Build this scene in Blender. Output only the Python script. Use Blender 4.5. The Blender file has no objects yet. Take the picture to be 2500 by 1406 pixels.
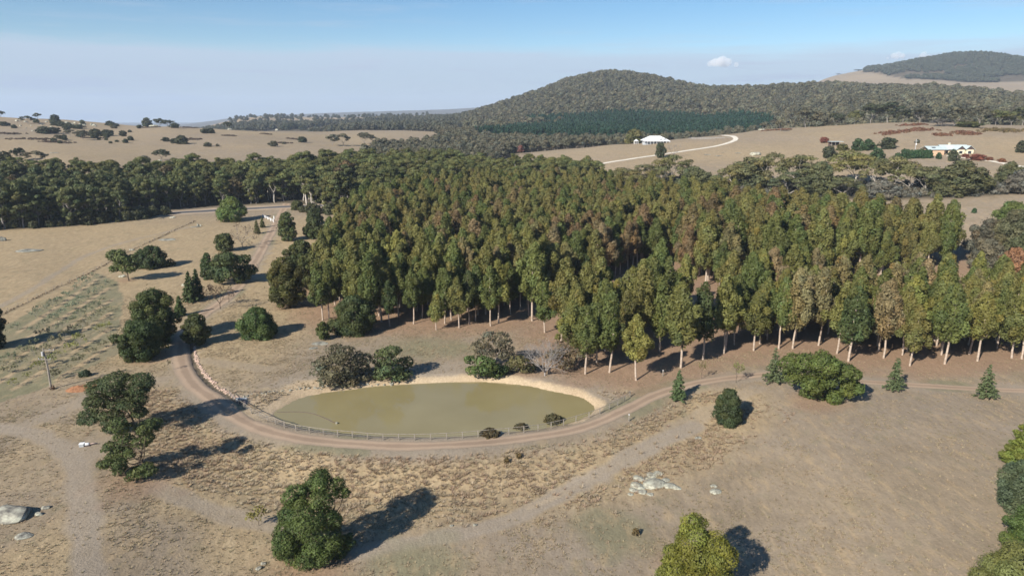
import bpy, math, random
import numpy as np
from math import radians, sin, cos, tan, atan2, pi, hypot

S = bpy.context.scene
COL = S.collection

# ------------------------------------------------------------------ camera, sky, sun, exposure
CAM_H, PITCH, FPX = 55.0, radians(13.9), 1690.0
cam_d = bpy.data.cameras.new('camera')
cam = bpy.data.objects.new('camera', cam_d)
COL.objects.link(cam)
cam_d.sensor_width = 36.0
cam_d.lens = 36.0 * FPX / 2500.0
cam_d.clip_start, cam_d.clip_end = 1.0, 60000.0
cam.location = (0, 0, CAM_H)
cam.rotation_euler = (pi / 2 - PITCH, 0, 0)
S.camera = cam

SUN_EL, SUN_AZ = radians(31.0), radians(50.0)          # shadows run 50 deg from +x towards +y
sun_to = (-cos(SUN_AZ) * cos(SUN_EL), -sin(SUN_AZ) * cos(SUN_EL), sin(SUN_EL))

world = bpy.data.worlds.new('World')
S.world = world
world.use_nodes = True
wt = world.node_tree
for n in list(wt.nodes):
    wt.nodes.remove(n)


def nd(t, typ, **kw):
    n = t.nodes.new(typ)
    for k, v in kw.items():
        if k.startswith('i_'):
            n.inputs[k[2:].replace('_', ' ')].default_value = v
        else:
            setattr(n, k, v)
    return n


def ramp(t, stops, interp='LINEAR'):
    n = t.nodes.new('ShaderNodeValToRGB')
    n.color_ramp.interpolation = interp
    e = n.color_ramp.elements
    while len(e) < len(stops):
        e.new(0.5)
    for k, (p, c) in enumerate(stops):
        e[k].position = p
        e[k].color = (c[0], c[1], c[2], 1) if hasattr(c, '__len__') else (c, c, c, 1)
    return n


def mixc(t, fac, a, b, mode='MIX'):
    n = t.nodes.new('ShaderNodeMix')
    n.data_type = 'RGBA'
    n.blend_type = mode
    n.clamp_factor = True
    for sock, val in ((n.inputs[0], fac), (n.inputs[6], a), (n.inputs[7], b)):
        if hasattr(val, 'is_linked') or hasattr(val, 'links'):
            t.links.new(val, sock)
        else:
            sock.default_value = val if not hasattr(val, '__len__') else (tuple(val) + (1,))[:4]
    return n.outputs[2]


def mth(t, op, a, b=None, c=None):
    n = t.nodes.new('ShaderNodeMath')
    n.operation = op
    for k, val in enumerate((a, b, c)):
        if val is None:
            continue
        if hasattr(val, 'links'):
            t.links.new(val, n.inputs[k])
        else:
            n.inputs[k].default_value = val
    return n.outputs[0]


sky = nd(wt, 'ShaderNodeTexSky', sky_type='NISHITA', sun_disc=False, sun_elevation=SUN_EL,
         sun_rotation=atan2(sun_to[0], sun_to[1]), altitude=900.0, air_density=1.0, dust_density=0.3, ozone_density=2.5)
tc = nd(wt, 'ShaderNodeTexCoord')
sep = nd(wt, 'ShaderNodeSeparateXYZ')
wt.links.new(tc.outputs['Generated'], sep.inputs[0])
mp = nd(wt, 'ShaderNodeMapping')
mp.inputs['Scale'].default_value = (1.6, 1.6, 26.0)
wt.links.new(tc.outputs['Generated'], mp.inputs[0])
nz = nd(wt, 'ShaderNodeTexNoise', i_Scale=1.7, i_Detail=6.0, i_Roughness=0.62)
wt.links.new(mp.outputs[0], nz.inputs['Vector'])
# thin high veil of cloud low over the horizon, all round
zz_ = mth(wt, 'ADD', sep.outputs[2], mth(wt, 'MULTIPLY', mth(wt, 'SUBTRACT', nz.outputs[0], 0.5), 0.052))
veil = nd(wt, 'ShaderNodeMapRange', interpolation_type='SMOOTHSTEP')
veil.inputs['From Min'].default_value = 0.095
veil.inputs['From Max'].default_value = 0.072
wt.links.new(zz_, veil.inputs['Value'])
mp2 = nd(wt, 'ShaderNodeMapping')
mp2.inputs['Scale'].default_value = (2.2, 2.2, 30.0)
mp2.inputs['Rotation'].default_value = (0.05, 0.12, 0.3)
wt.links.new(tc.outputs['Generated'], mp2.inputs[0])
nz2 = nd(wt, 'ShaderNodeTexNoise', i_Scale=2.3, i_Detail=7.0, i_Roughness=0.6)
wt.links.new(mp2.outputs[0], nz2.inputs['Vector'])
cir = nd(wt, 'ShaderNodeMapRange', interpolation_type='SMOOTHSTEP')
cir.inputs['From Min'].default_value = 0.5
cir.inputs['From Max'].default_value = 0.75
wt.links.new(nz2.outputs[0], cir.inputs['Value'])
fac = mth(wt, 'ADD', mth(wt, 'MULTIPLY', veil.outputs[0], 0.8), mth(wt, 'MULTIPLY', cir.outputs[0], 0.3))
vlo = nd(wt, 'ShaderNodeMapRange')
vlo.inputs['From Min'].default_value = 0.0
vlo.inputs['From Max'].default_value = 0.085
wt.links.new(sep.outputs[2], vlo.inputs['Value'])
VEIL = mixc(wt, vlo.outputs[0], (2.8, 3.6, 5.1), (5.1, 5.95, 7.3))
shs = nd(wt, 'ShaderNodeHueSaturation', i_Saturation=1.3, i_Value=1.1)
wt.links.new(sky.outputs[0], shs.inputs['Color'])
skyc = mixc(wt, fac, shs.outputs[0], VEIL)
bg = nd(wt, 'ShaderNodeBackground', i_Strength=0.06)
wt.links.new(skyc, bg.inputs[0])
wo = nd(wt, 'ShaderNodeOutputWorld')
wt.links.new(bg.outputs[0], wo.inputs[0])

sun_d = bpy.data.lights.new('sun', 'SUN')
sun_d.energy = 5.0
sun_d.angle = radians(0.53)
sun_d.color = (1.0, 0.93, 0.82)
sun = bpy.data.objects.new('sun', sun_d)
COL.objects.link(sun)
from mathutils import Vector, Matrix
sun.rotation_euler = Vector(sun_to).to_track_quat('Z', 'Y').to_euler()
sun.location = (-60, -60, 200)

S.view_settings.view_transform = 'Standard'
S.view_settings.look = 'None'
S.view_settings.exposure = 0.8
S.view_settings.gamma = 1.0
S.view_settings.use_curve_mapping = False
S.render.engine = 'CYCLES'
S.cycles.max_bounces = 5
S.cycles.diffuse_bounces = 3
S.cycles.glossy_bounces = 2
S.cycles.transmission_bounces = 2
S.cycles.volume_bounces = 3
S.cycles.transparent_max_bounces = 4
S.cycles.use_denoising = True
S.cycles.denoiser = 'OPENIMAGEDENOISE'
S.cycles.denoising_input_passes = 'RGB_ALBEDO_NORMAL'
S.cycles.use_adaptive_sampling = False
S.cycles.sample_clamp_indirect = 4.0
S.cycles.filter_width = 1.6

# ------------------------------------------------------------------ pixel rays and the terrain
def ray(u, v):
    cx, cy = (u - 1250.0) / FPX, (703.0 - v) / FPX
    return np.array([cx, cos(PITCH) + cy * sin(PITCH), -sin(PITCH) + cy * cos(PITCH)])


def zat(u, v, r):
    d = ray(u, v)
    return CAM_H + r * d[2] / hypot(d[0], d[1])


# elevation along bearings: (distance, height) ; a number over 130 is the image row at which that ground shows
PROFILE = {
    -300: [(230, 0), (300, 2), (400, 2), (500, 4), (600, 18), (800, 350), (1000, 322), (1200, 290), (1350, 274), (1700, 35), (2300, -20), (3300, -50), (5000, -60)],
    0: [(230, 0), (300, 2), (400, 2), (500, 4), (600, 18), (800, 350), (1000, 322), (1200, 291), (1350, 276), (1700, 35), (2300, -20), (3300, -50), (5000, -60)],
    130: [(230, 0), (300, 1), (400, 2), (500, 4), (600, 400), (800, 350), (1000, 322), (1200, 296), (1300, 286), (1700, 30), (2300, -20), (3300, -50), (5000, -60)],
    270: [(230, 0), (300, 1), (400, 2), (500, 4), (600, 402), (800, 352), (1000, 325), (1150, 311), (1300, 305), (1700, 20), (2300, -30), (3300, -50), (5000, -60)],
    410: [(230, 0), (300, 1), (400, 2), (500, 4), (600, 408), (800, 355), (1000, 322), (1080, 305), (1200, 309), (1700, 10), (2300, -10), (3300, -20), (5000, -60)],
    600: [(230, 0), (300, 1), (400, 2), (500, 4), (600, 408), (800, 350), (1000, 324), (1150, 314), (1500, 0), (2000, 312), (2400, 302), (3300, 284), (4000, 0), (5500, -60), (9000, 282), (11000, -60)],
    850: [(230, 0), (300, 1), (400, 4), (500, 6), (600, 400), (750, 366), (900, 346), (1100, 327), (1300, 321), (1700, 317), (2100, 305), (2600, 294), (3300, 286), (4000, 0), (5500, -60), (9000, 272), (11000, -60)],
    1080: [(230, 0), (300, 1), (400, 4), (500, 6), (600, 10), (750, 16), (900, 344), (1100, 328), (1400, 317), (1700, 308), (2100, 297), (2600, 286), (3300, 280), (4000, 20), (5500, -60), (9000, 265), (11000, -60)],
    1180: [(230, 0), (300, 1), (400, 4), (500, 6), (600, 10), (750, 16), (900, 345), (1100, 331), (1400, 315), (1600, 300), (1900, 279), (2100, 277), (2600, 20), (4000, 20), (5500, -60), (9000, 259), (11000, -60)],
    1300: [(230, 0), (300, 1), (400, 4), (500, 6), (600, 392), (650, 379), (750, 18), (900, 348), (1100, 332), (1300, 315), (1500, 290), (1800, 252), (2000, 234), (2250, 242), (2700, 50), (4000, 10), (9000, 258), (11000, -60)],
    1400: [(230, 0), (300, 1), (400, 6), (480, 11), (570, 392), (650, 370), (680, 366), (780, 20), (1000, 340), (1200, 320), (1400, 295), (1700, 240), (2000, 203), (2150, 194), (2400, 205), (3000, 50), (4000, 10), (9000, 258)],
    1490: [(230, 0), (300, 1), (400, 6), (480, 12), (550, 392), (650, 359), (690, 353), (800, 20), (1000, 338), (1200, 318), (1400, 290), (1700, 235), (2000, 190), (2150, 178), (2400, 190), (3000, 60), (5000, 10), (14000, -40)],
    1590: [(230, 0), (300, 1), (400, 6), (480, 418), (560, 387), (640, 353), (700, 343), (830, 20), (1000, 336), (1200, 318), (1400, 288), (1700, 236), (2000, 200), (2150, 190), (2400, 202), (3000, 60), (5000, 10), (14000, -40)],
    1700: [(230, 0), (300, 1), (400, 6), (480, 418), (560, 383), (640, 347), (710, 332), (850, 20), (1000, 335), (1200, 316), (1400, 286), (1700, 244), (2000, 222), (2150, 220), (2400, 230), (3000, 60), (5000, 10), (14000, -40)],
    1850: [(230, 0), (320, 1), (400, 6), (480, 420), (560, 376), (650, 340), (750, 316), (810, 313), (950, 25), (1150, 312), (1400, 275), (1800, 226), (2000, 219), (2300, 226), (3000, 60), (5000, 10), (14000, -40)],
    2000: [(230, 0), (320, 2), (400, 8), (480, 425), (560, 380), (650, 338), (750, 309), (810, 304), (950, 32), (1150, 298), (1400, 256), (1800, 219), (2000, 215), (2300, 216), (2800, 130), (3300, 208), (3700, 190), (4300, 130), (9000, 20), (14000, -40)],
    2250: [(230, 0), (320, 3), (400, 488), (480, 430), (540, 381), (620, 333), (720, 300), (800, 297), (950, 40), (1200, 280), (1500, 241), (1800, 228), (2000, 228), (2400, 110), (2800, 217), (3300, 190), (3800, 146), (4500, 190), (9000, 40), (14000, -40)],
    2350: [(230, 0), (320, 3), (400, 488), (480, 430), (540, 382), (620, 335), (720, 302), (800, 299), (950, 40), (1200, 282), (1500, 250), (1800, 239), (2000, 240), (2400, 100), (2800, 218), (3300, 190), (3800, 134), (4500, 190), (9000, 40), (14000, -40)],
    2500: [(230, 0), (320, 3), (400, 488), (480, 430), (540, 386), (620, 339), (720, 308), (800, 304), (950, 40), (1200, 286), (1500, 262), (1800, 253), (2000, 254), (2400, 90), (2800, 222), (3300, 190), (3800, 150), (4500, 190), (9000, 40), (14000, -40)],
    2900: [(230, 0), (320, 3), (400, 488), (480, 430), (540, 386), (620, 339), (720, 308), (800, 304), (950, 40), (1200, 286), (1500, 262), (1800, 258), (2000, 260), (2400, 90), (2800, 224), (3300, 195), (3800, 155), (4500, 190), (9000, 40), (14000, -40)],
}
NR = 720
LR0, LR1 = math.log(20.0), math.log(16000.0)
lr_grid = np.linspace(LR0, LR1, NR)
cols_u = sorted(PROFILE)
col_az, col_z = [], []
for u in cols_u:
    d = ray(u, 300)
    col_az.append(atan2(d[0], d[1]))
    pts = [(20.0, 0.0)] + [(r, zat(u, h, r) if h > 130 and not (h in (130, 190) and r > 4000) and not (r in (2400, 2800) and h in (110, 130)) else float(h)) for r, h in PROFILE[u]]
    if pts[-1][0] < 16000:
        pts.append((16000.0, min(pts[-1][1], -40.0)))
    col_z.append(np.interp(lr_grid, [math.log(p[0]) for p in pts], [p[1] for p in pts]))
col_az, col_z = np.array(col_az), np.array(col_z)
AZ0, AZ1 = -pi, pi
az_grid = np.linspace(AZ0, AZ1, 1441)
# behind the camera the land goes on between the first and last bearing
az_k = np.concatenate([[col_az[-1] - 2 * pi], col_az, [col_az[0] + 2 * pi]])
z_k = np.concatenate([col_z[-1:], col_z, col_z[:1]], 0)
T = np.stack([np.interp(az_grid, az_k, z_k[:, j]) for j in range(NR)], 1)


def blur(a, n, axis, wrap=False):
    k = np.exp(-0.5 * (np.arange(-3 * n, 3 * n + 1) / n) ** 2)
    k /= k.sum()
    pad = [(0, 0), (0, 0)]
    pad[axis] = (3 * n, 3 * n)
    b = np.pad(a, pad, mode='wrap' if wrap else 'edge')
    return np.apply_along_axis(lambda q: np.convolve(q, k, mode='valid'), axis, b)


T = blur(blur(T, 3, 1), 3, 0, True)


def noise2(x, y, s, seed=0):
    """cheap smooth value noise, about -1..1"""
    x, y = x / s + seed * 17.13, y / s - seed * 9.71
    xi, yi = np.floor(x).astype(np.int64), np.floor(y).astype(np.int64)
    fx, fy = x - xi, y - yi
    fx, fy = fx * fx * (3 - 2 * fx), fy * fy * (3 - 2 * fy)

    def hsh(a, b):
        n = (a * 374761393 + b * 668265263 + seed * 1442695) & 0x7fffffff
        n = ((n ^ (n >> 13)) * 1274126177) & 0x7fffffff
        return ((n ^ (n >> 16)) & 0xffff) / 32767.5 - 1.0
    return (hsh(xi, yi) * (1 - fx) + hsh(xi + 1, yi) * fx) * (1 - fy) + (hsh(xi, yi + 1) * (1 - fx) + hsh(xi + 1, yi + 1) * fx) * fy


def h0(x, y):
    x, y = np.asarray(x, float), np.asarray(y, float)
    r, a = np.hypot(x, y), np.arctan2(x, y)
    fi = np.clip((a - AZ0) / (AZ1 - AZ0) * 1440, 0, 1439.999)
    fj = np.clip((np.log(np.maximum(r, 20)) - LR0) / (LR1 - LR0) * (NR - 1), 0, NR - 1.001)
    i, j = fi.astype(int), fj.astype(int)
    u, w = fi - i, fj - j
    z = T[i, j] * (1 - u) * (1 - w) + T[i + 1, j] * u * (1 - w) + T[i, j + 1] * (1 - u) * w + T[i + 1, j + 1] * u * w
    g = np.clip((r - 260) / 500, 0, 1)
    z = z + g * (noise2(x, y, 90, 3) * 1.3 + noise2(x, y, 37, 4) * 0.5) + np.clip((r - 620) / 300, 0, 1) * np.clip(-a * 4, 0, 1) * noise2(x, y, 130, 14) * 2.4 + np.clip((r - 1150) / 350, 0, 1) * np.clip(a * 5, 0, 1) * (noise2(x, y, 190, 24) * 6 + noise2(x, y, 75, 25) * 2.5) + np.clip((r - 2900) / 500, 0, 1) * np.clip(a * 5 - 1, 0, 1) * noise2(x, y, 420, 26) * 22
    return z + 0.16 * noise2(x, y, 16, 5) + 0.06 * noise2(x, y, 5, 6)


_TS = 30.0 * 1.012 ** np.arange(478)


def pix_on(f, u, v):
    """where the ray through an image point first meets the land"""
    d = ray(u, v)
    lo, hi = None, None
    z = _TS * d[2] + CAM_H
    k = np.nonzero(z < f(_TS * d[0], _TS * d[1]))[0]
    i = k[0] if len(k) else len(_TS) - 1
    a, b = _TS[max(i - 1, 0)], _TS[i]
    for _ in range(2):
        ts = np.linspace(a, b, 40)
        k = np.nonzero(ts * d[2] + CAM_H < f(ts * d[0], ts * d[1]))[0]
        i = k[0] if len(k) else 39
        a, b = ts[max(i - 1, 0)], ts[i]
    q = d * b
    return np.array([q[0], q[1], float(f(q[0], q[1]))])


def poly_px(pts, f=None):
    return np.array([pix_on(f or h0, u, v)[:2] for u, v in pts])


def catmull(P, step=1.0, closed=False):
    P = np.asarray(P, float)
    n = len(P)
    out = []
    for i in range(n if closed else n - 1):
        if closed:
            a, b, c, d = P[(i - 1) % n], P[i], P[(i + 1) % n], P[(i + 2) % n]
        else:
            a, b, c, d = P[max(i - 1, 0)], P[i], P[i + 1], P[min(i + 2, n - 1)]
        m = max(2, int(np.linalg.norm(c - b) / step))
        for k in range(m):
            t = k / m
            out.append(0.5 * ((2 * b) + (c - a) * t + (2 * a - 5 * b + 4 * c - d) * t * t + (3 * b - a - 3 * c + d) * t ** 3))
    if not closed:
        out.append(P[-1])
    return np.array(out)


def dist_line(x, y, L, closed=False):
    """distance of points to a polyline"""
    L = np.asarray(L)
    best = np.full(np.shape(x), 1e9)
    m = (x > L[:, 0].min() - 60) & (x < L[:, 0].max() + 60) & (y > L[:, 1].min() - 60) & (y < L[:, 1].max() + 60)
    xs, ys = x[m], y[m]
    b = np.full(xs.shape, 1e9)
    n = len(L)
    for i in range(n if closed else n - 1):
        p, q = L[i], L[(i + 1) % n]
        dx, dy = q - p
        L2 = dx * dx + dy * dy + 1e-9
        t = np.clip(((xs - p[0]) * dx + (ys - p[1]) * dy) / L2, 0, 1)
        b = np.minimum(b, (xs - p[0] - t * dx) ** 2 + (ys - p[1] - t * dy) ** 2)
    best[m] = np.sqrt(b)
    return best


def inside(x, y, L):
    L = np.asarray(L)
    c = np.zeros(np.shape(x), bool)
    n = len(L)
    for i in range(n):
        (x1, y1), (x2, y2) = L[i], L[(i + 1) % n]
        k = (y1 > y) != (y2 > y)
        c ^= k & (x < (x2 - x1) * (y - y1) / (y2 - y1 + 1e-12) + x1)
    return c


def sstep(a, b, x):
    t = np.clip((x - a) / (b - a), 0, 1)
    return t * t * (3 - 2 * t)


ROAD_PX = [(700, 497), (690, 515), (672, 550), (650, 590), (622, 640), (590, 690), (545, 735), (490, 772), (452, 815), (441, 870), (466, 930), (515, 972), (560, 1007),
           (620, 1040), (700, 1064), (800, 1079), (900, 1086), (1000, 1089), (1150, 1083), (1300, 1067), (1420, 1044), (1520, 1004),
           (1600, 965), (1690, 938), (1800, 921), (1880, 914), (1980, 920), (2080, 930), (2200, 938), (2400, 950), (2600, 958)]
ROAD = catmull(poly_px(ROAD_PX), 1.2)
POND_PX = [(664, 1012), (690, 992), (730, 973), (790, 960), (880, 949), (1000, 938), (1150, 933), (1250, 938), (1350, 955), (1420, 972), (1450, 992), (1446, 1006),
           (1400, 1030), (1300, 1048), (1150, 1062), (1000, 1067), (850, 1060), (740, 1044), (690, 1028)]
WATER_Z = -1.0
POND = catmull(np.array([(lambda d: d[:2] * (CAM_H - WATER_Z) / -d[2])(ray(u, v)) for u, v in POND_PX]), 2.0, True)
POND_C = POND.mean(0)
POND = POND_C + (POND - POND_C) * (1 + 0.012 * noise2(POND[:, 0], POND[:, 1], 3.0, 19) + 0.012 * noise2(POND[:, 0], POND[:, 1], 7.0, 18))[:, None]
DAM = ROAD[(ROAD[:, 1] < pix_on(h0, 500, 965)[1] + 1) & (ROAD[:, 0] < pix_on(h0, 1640, 950)[0])]
LOWR = ROAD[int(np.argmin(np.hypot(*(ROAD - DAM[0]).T))):]
LOWR = LOWR[np.argsort(LOWR[:, 0])]
DITCH_PX = [(485, 800), (470, 830), (468, 862), (482, 900), (515, 938), (555, 962), (592, 984)]
DITCH = catmull(poly_px(DITCH_PX), 1.0)


def h(x, y):
    x, y = np.asarray(x, float), np.asarray(y, float)
    sh = x.shape
    x, y = np.atleast_1d(x).ravel(), np.atleast_1d(y).ravel()
    z = h0(x, y)
    near = (np.abs(x) < 130) & (y > 50) & (y < 200)
    if near.any():
        xs, ys, zs = x[near], y[near], z[near]
        # land below the dam wall
        dr = dist_line(xs, ys, LOWR[::2])
        ang_out = (np.hypot(xs - POND_C[0], (ys - POND_C[1]) * 1.25))
        low = ys < np.interp(xs, LOWR[:, 0], LOWR[:, 1])
        zs = zs - np.where(low, 2.6 * sstep(2.6, 15, dr) * sstep(-62, -35, xs) * (1 - sstep(32, 60, xs)), 0)
        # flat crest under the gravel road
        # pond basin
        ins = inside(xs, ys, POND)
        dp = dist_line(xs, ys, POND, True)
        a = np.arctan2(ys - POND_C[1], xs - POND_C[0])
        bw = 2.6 + 5.0 * sstep(0.55, 1.0, np.cos(a - 2.85)) + 0.8 * noise2(xs, ys, 4, 9)
        bw = np.where(ys < POND_C[1] - 8, 3.2, bw)
        out = WATER_Z - 0.15 + (zs - WATER_Z + 0.15) * sstep(-0.3, 1, dp / np.maximum(bw, 1.2))
        inn = WATER_Z - 0.25 - np.minimum(dp * 0.25, 1.6)
        zs = np.where(ins, inn, np.where(dp < bw, out, zs))
        # cut drain beside the road
        zs = zs - 0.45 * np.exp(-(dist_line(xs, ys, DITCH) / 0.7) ** 2)
        z = z.copy()
        z[near] = zs
    return z.reshape(sh)


def P(u, v):
    return pix_on(h, u, v)


# ------------------------------------------------------------------ mesh helpers
def mesh_np(name, V, F, mats=(), fm=None, attrs=None, smooth=False, uv=None):
    """V (n,3); F list of int arrays with 3 or 4 columns, or one array"""
    if not isinstance(F, (list, tuple)):
        F = [F]
    F = [np.asarray(f, np.int32) for f in F if len(f)]
    me = bpy.data.meshes.new(name)
    me.vertices.add(len(V))
    me.vertices.foreach_set('co', np.asarray(V, np.float32).ravel())
    loops = np.concatenate([f.ravel() for f in F])
    sizes = np.concatenate([np.full(len(f), f.shape[1], np.int32) for f in F])
    starts = np.concatenate([[0], np.cumsum(sizes)[:-1]]).astype(np.int32)
    me.loops.add(len(loops))
    me.loops.foreach_set('vertex_index', loops)
    me.polygons.add(len(sizes))
    me.polygons.foreach_set('loop_start', starts)
    if fm is not None:
        me.polygons.foreach_set('material_index', np.asarray(fm, np.int32))
    me.polygons.foreach_set('use_smooth', np.full(len(sizes), smooth))
    for m in mats:
        me.materials.append(m)
    for k, a in (attrs or {}).items():
        a = np.asarray(a, np.float32)
        if a.ndim == 1:
            at = me.attributes.new(k, 'FLOAT', 'POINT')
            at.data.foreach_set('value', a)
        else:
            at = me.attributes.new(k, 'FLOAT_COLOR', 'POINT')
            if a.shape[1] == 3:
                a = np.concatenate([a, np.ones((len(a), 1), np.float32)], 1)
            at.data.foreach_set('color', a.ravel())
    me.update(calc_edges=True)
    me.validate()
    return me


def obj(name, me, parent=None, loc=None, rotz=0.0, scale=None, color=None):
    o = bpy.data.objects.new(name, me)
    COL.objects.link(o)
    if parent is not None:
        o.parent = parent
    if loc is not None:
        o.location = loc
    o.rotation_euler = (0, 0, rotz)
    if scale is not None:
        o.scale = (scale,) * 3 if not hasattr(scale, '__len__') else scale
    if color is not None:
        o.color = tuple(color[:3]) + (1,)
    return o


def tag(o, label=None, cat=None, group=None, kind=None):
    if label:
        o['label'] = label
    if cat:
        o['category'] = cat
    if group:
        o['group'] = group
    if kind:
        o['kind'] = kind
    return o


def empty(name, loc, rotz=0.0, scale=1.0):
    o = bpy.data.objects.new(name, None)
    COL.objects.link(o)
    o.location = loc
    o.rotation_euler = (0, 0, rotz)
    o.scale = (scale,) * 3 if not hasattr(scale, '__len__') else scale
    o.empty_display_size = 0.3
    return o


class MB:
    """collects boxes, prisms and tubes into one mesh"""
    def __init__(self):
        self.V, self.F3, self.F4, self.n = [], [], [], 0

    def add(self, V, F):
        F = np.asarray(F)
        self.V.append(np.asarray(V, float))
        (self.F3 if F.shape[1] == 3 else self.F4).append(F + self.n)
        self.n += len(V)
        return self

    def box(self, x0, x1, y0, y1, z0, z1):
        V = [(x, y, z) for z in (z0, z1) for y in (y0, y1) for x in (x0, x1)]
        return self.add(V, [(0, 2, 3, 1), (4, 5, 7, 6), (0, 1, 5, 4), (2, 6, 7, 3), (0, 4, 6, 2), (1, 3, 7, 5)])

    def tube(self, pts, rad, sides=6, cap=True):
        pts = np.asarray(pts, float)
        rad = np.broadcast_to(np.asarray(rad, float), (len(pts),))
        V = []
        for i, p in enumerate(pts):
            d = pts[min(i + 1, len(pts) - 1)] - pts[max(i - 1, 0)]
            d = d / (np.linalg.norm(d) + 1e-9)
            a = np.cross(d, (0, 0, 1) if abs(d[2]) < 0.9 else (1, 0, 0))
            a /= np.linalg.norm(a) + 1e-9
            b = np.cross(d, a)
            for k in range(sides):
                t = 2 * pi * k / sides
                V.append(p + rad[i] * (a * cos(t) + b * sin(t)))
        F = [(i * sides + k, i * sides + (k + 1) % sides, (i + 1) * sides + (k + 1) % sides, (i + 1) * sides + k) for i in range(len(pts) - 1) for k in range(sides)]
        base = self.n
        self.add(V, F)
        if cap:
            m = len(V)
            self.add([pts[-1]], np.zeros((0, 3), int))
            self.F3.append(np.array([(base + m - sides + k, base + m - sides + (k + 1) % sides, base + m) for k in range(sides)]))
        return self

    def poly(self, V, F):
        return self.add(V, F)

    def mesh(self, name, mat, smooth=False):
        F = []
        if self.F3:
            F.append(np.concatenate(self.F3))
        if self.F4:
            F.append(np.concatenate(self.F4))
        return mesh_np(name, np.concatenate(self.V), F, [mat] if mat else [], smooth=smooth)


# ------------------------------------------------------------------ materials
def new_mat(name):
    m = bpy.data.materials.new(name)
    m.use_nodes = True
    t = m.node_tree
    for n in list(t.nodes):
        t.nodes.remove(n)
    out = nd(t, 'ShaderNodeOutputMaterial')
    return m, t, out


def principled(t, out, rough=0.9, spec=0.2):
    b = nd(t, 'ShaderNodeBsdfPrincipled')
    b.inputs['Roughness'].default_value = rough
    b.inputs['Specular IOR Level'].default_value = spec
    t.links.new(b.outputs[0], out.inputs['Surface'])
    return b


def coords(t, kind='Object', scale=(1, 1, 1), rot=(0, 0, 0)):
    c = nd(t, 'ShaderNodeTexCoord')
    m = nd(t, 'ShaderNodeMapping')
    m.inputs['Scale'].default_value = scale
    m.inputs['Rotation'].default_value = rot
    t.links.new(c.outputs[kind], m.inputs[0])
    return m.outputs[0]


def noise(t, vec, scale, detail=4.0, rough=0.55):
    n = nd(t, 'ShaderNodeTexNoise', i_Scale=scale, i_Detail=detail, i_Roughness=rough)
    if vec is not None:
        t.links.new(vec, n.inputs['Vector'])
    return n.outputs[0]


def simple_mat(name, c1, c2, scale=2.0, rough=0.85, spec=0.25, bump=0.3, bscale=None, detail=5.0):
    m, t, out = new_mat(name)
    b = principled(t, out, rough, spec)
    v = coords(t)
    n = noise(t, v, scale, detail)
    r = ramp(t, [(0.3, c1), (0.7, c2)])
    t.links.new(n, r.inputs[0])
    t.links.new(r.outputs[0], b.inputs['Base Color'])
    if bump:
        bp = nd(t, 'ShaderNodeBump', i_Strength=bump, i_Distance=0.05)
        t.links.new(noise(t, v, bscale or scale * 3, 4), bp.inputs['Height'])
        t.links.new(bp.outputs[0], b.inputs['Normal'])
    return m


def leaf_mat(name, trans=0.22, vary=0.2, hue=0.014):
    """leaf colour comes from the object's own colour, varied per leaf cluster and per tree"""
    m, t, out = new_mat(name)
    oi = nd(t, 'ShaderNodeObjectInfo')
    at = nd(t, 'ShaderNodeAttribute', attribute_name='tint')
    col = mixc(t, 1.0, oi.outputs['Color'], at.outputs['Color'], 'MULTIPLY')
    hs = nd(t, 'ShaderNodeHueSaturation')
    t.links.new(col, hs.inputs['Color'])
    t.links.new(mth(t, 'ADD', mth(t, 'MULTIPLY', oi.outputs['Random'], vary), 1.0 - vary / 2), hs.inputs['Value'])
    fr = mth(t, 'FRACT', mth(t, 'MULTIPLY', oi.outputs['Random'], 7.31))
    t.links.new(mth(t, 'ADD', mth(t, 'MULTIPLY', fr, hue * 2), 0.5 - hue), hs.inputs['Hue'])
    d = nd(t, 'ShaderNodeBsdfPrincipled')
    d.inputs['Roughness'].default_value = 0.55
    d.inputs['Specular IOR Level'].default_value = 0.25
    tr = nd(t, 'ShaderNodeBsdfTranslucent')
    t.links.new(hs.outputs[0], d.inputs['Base Color'])
    t.links.new(hs.outputs[0], tr.inputs[0])
    mx = nd(t, 'ShaderNodeMixShader')
    mx.inputs[0].default_value = trans
    t.links.new(d.outputs[0], mx.inputs[1])
    t.links.new(tr.outputs[0], mx.inputs[2])
    t.links.new(mx.outputs[0], out.inputs['Surface'])
    return m


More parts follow.
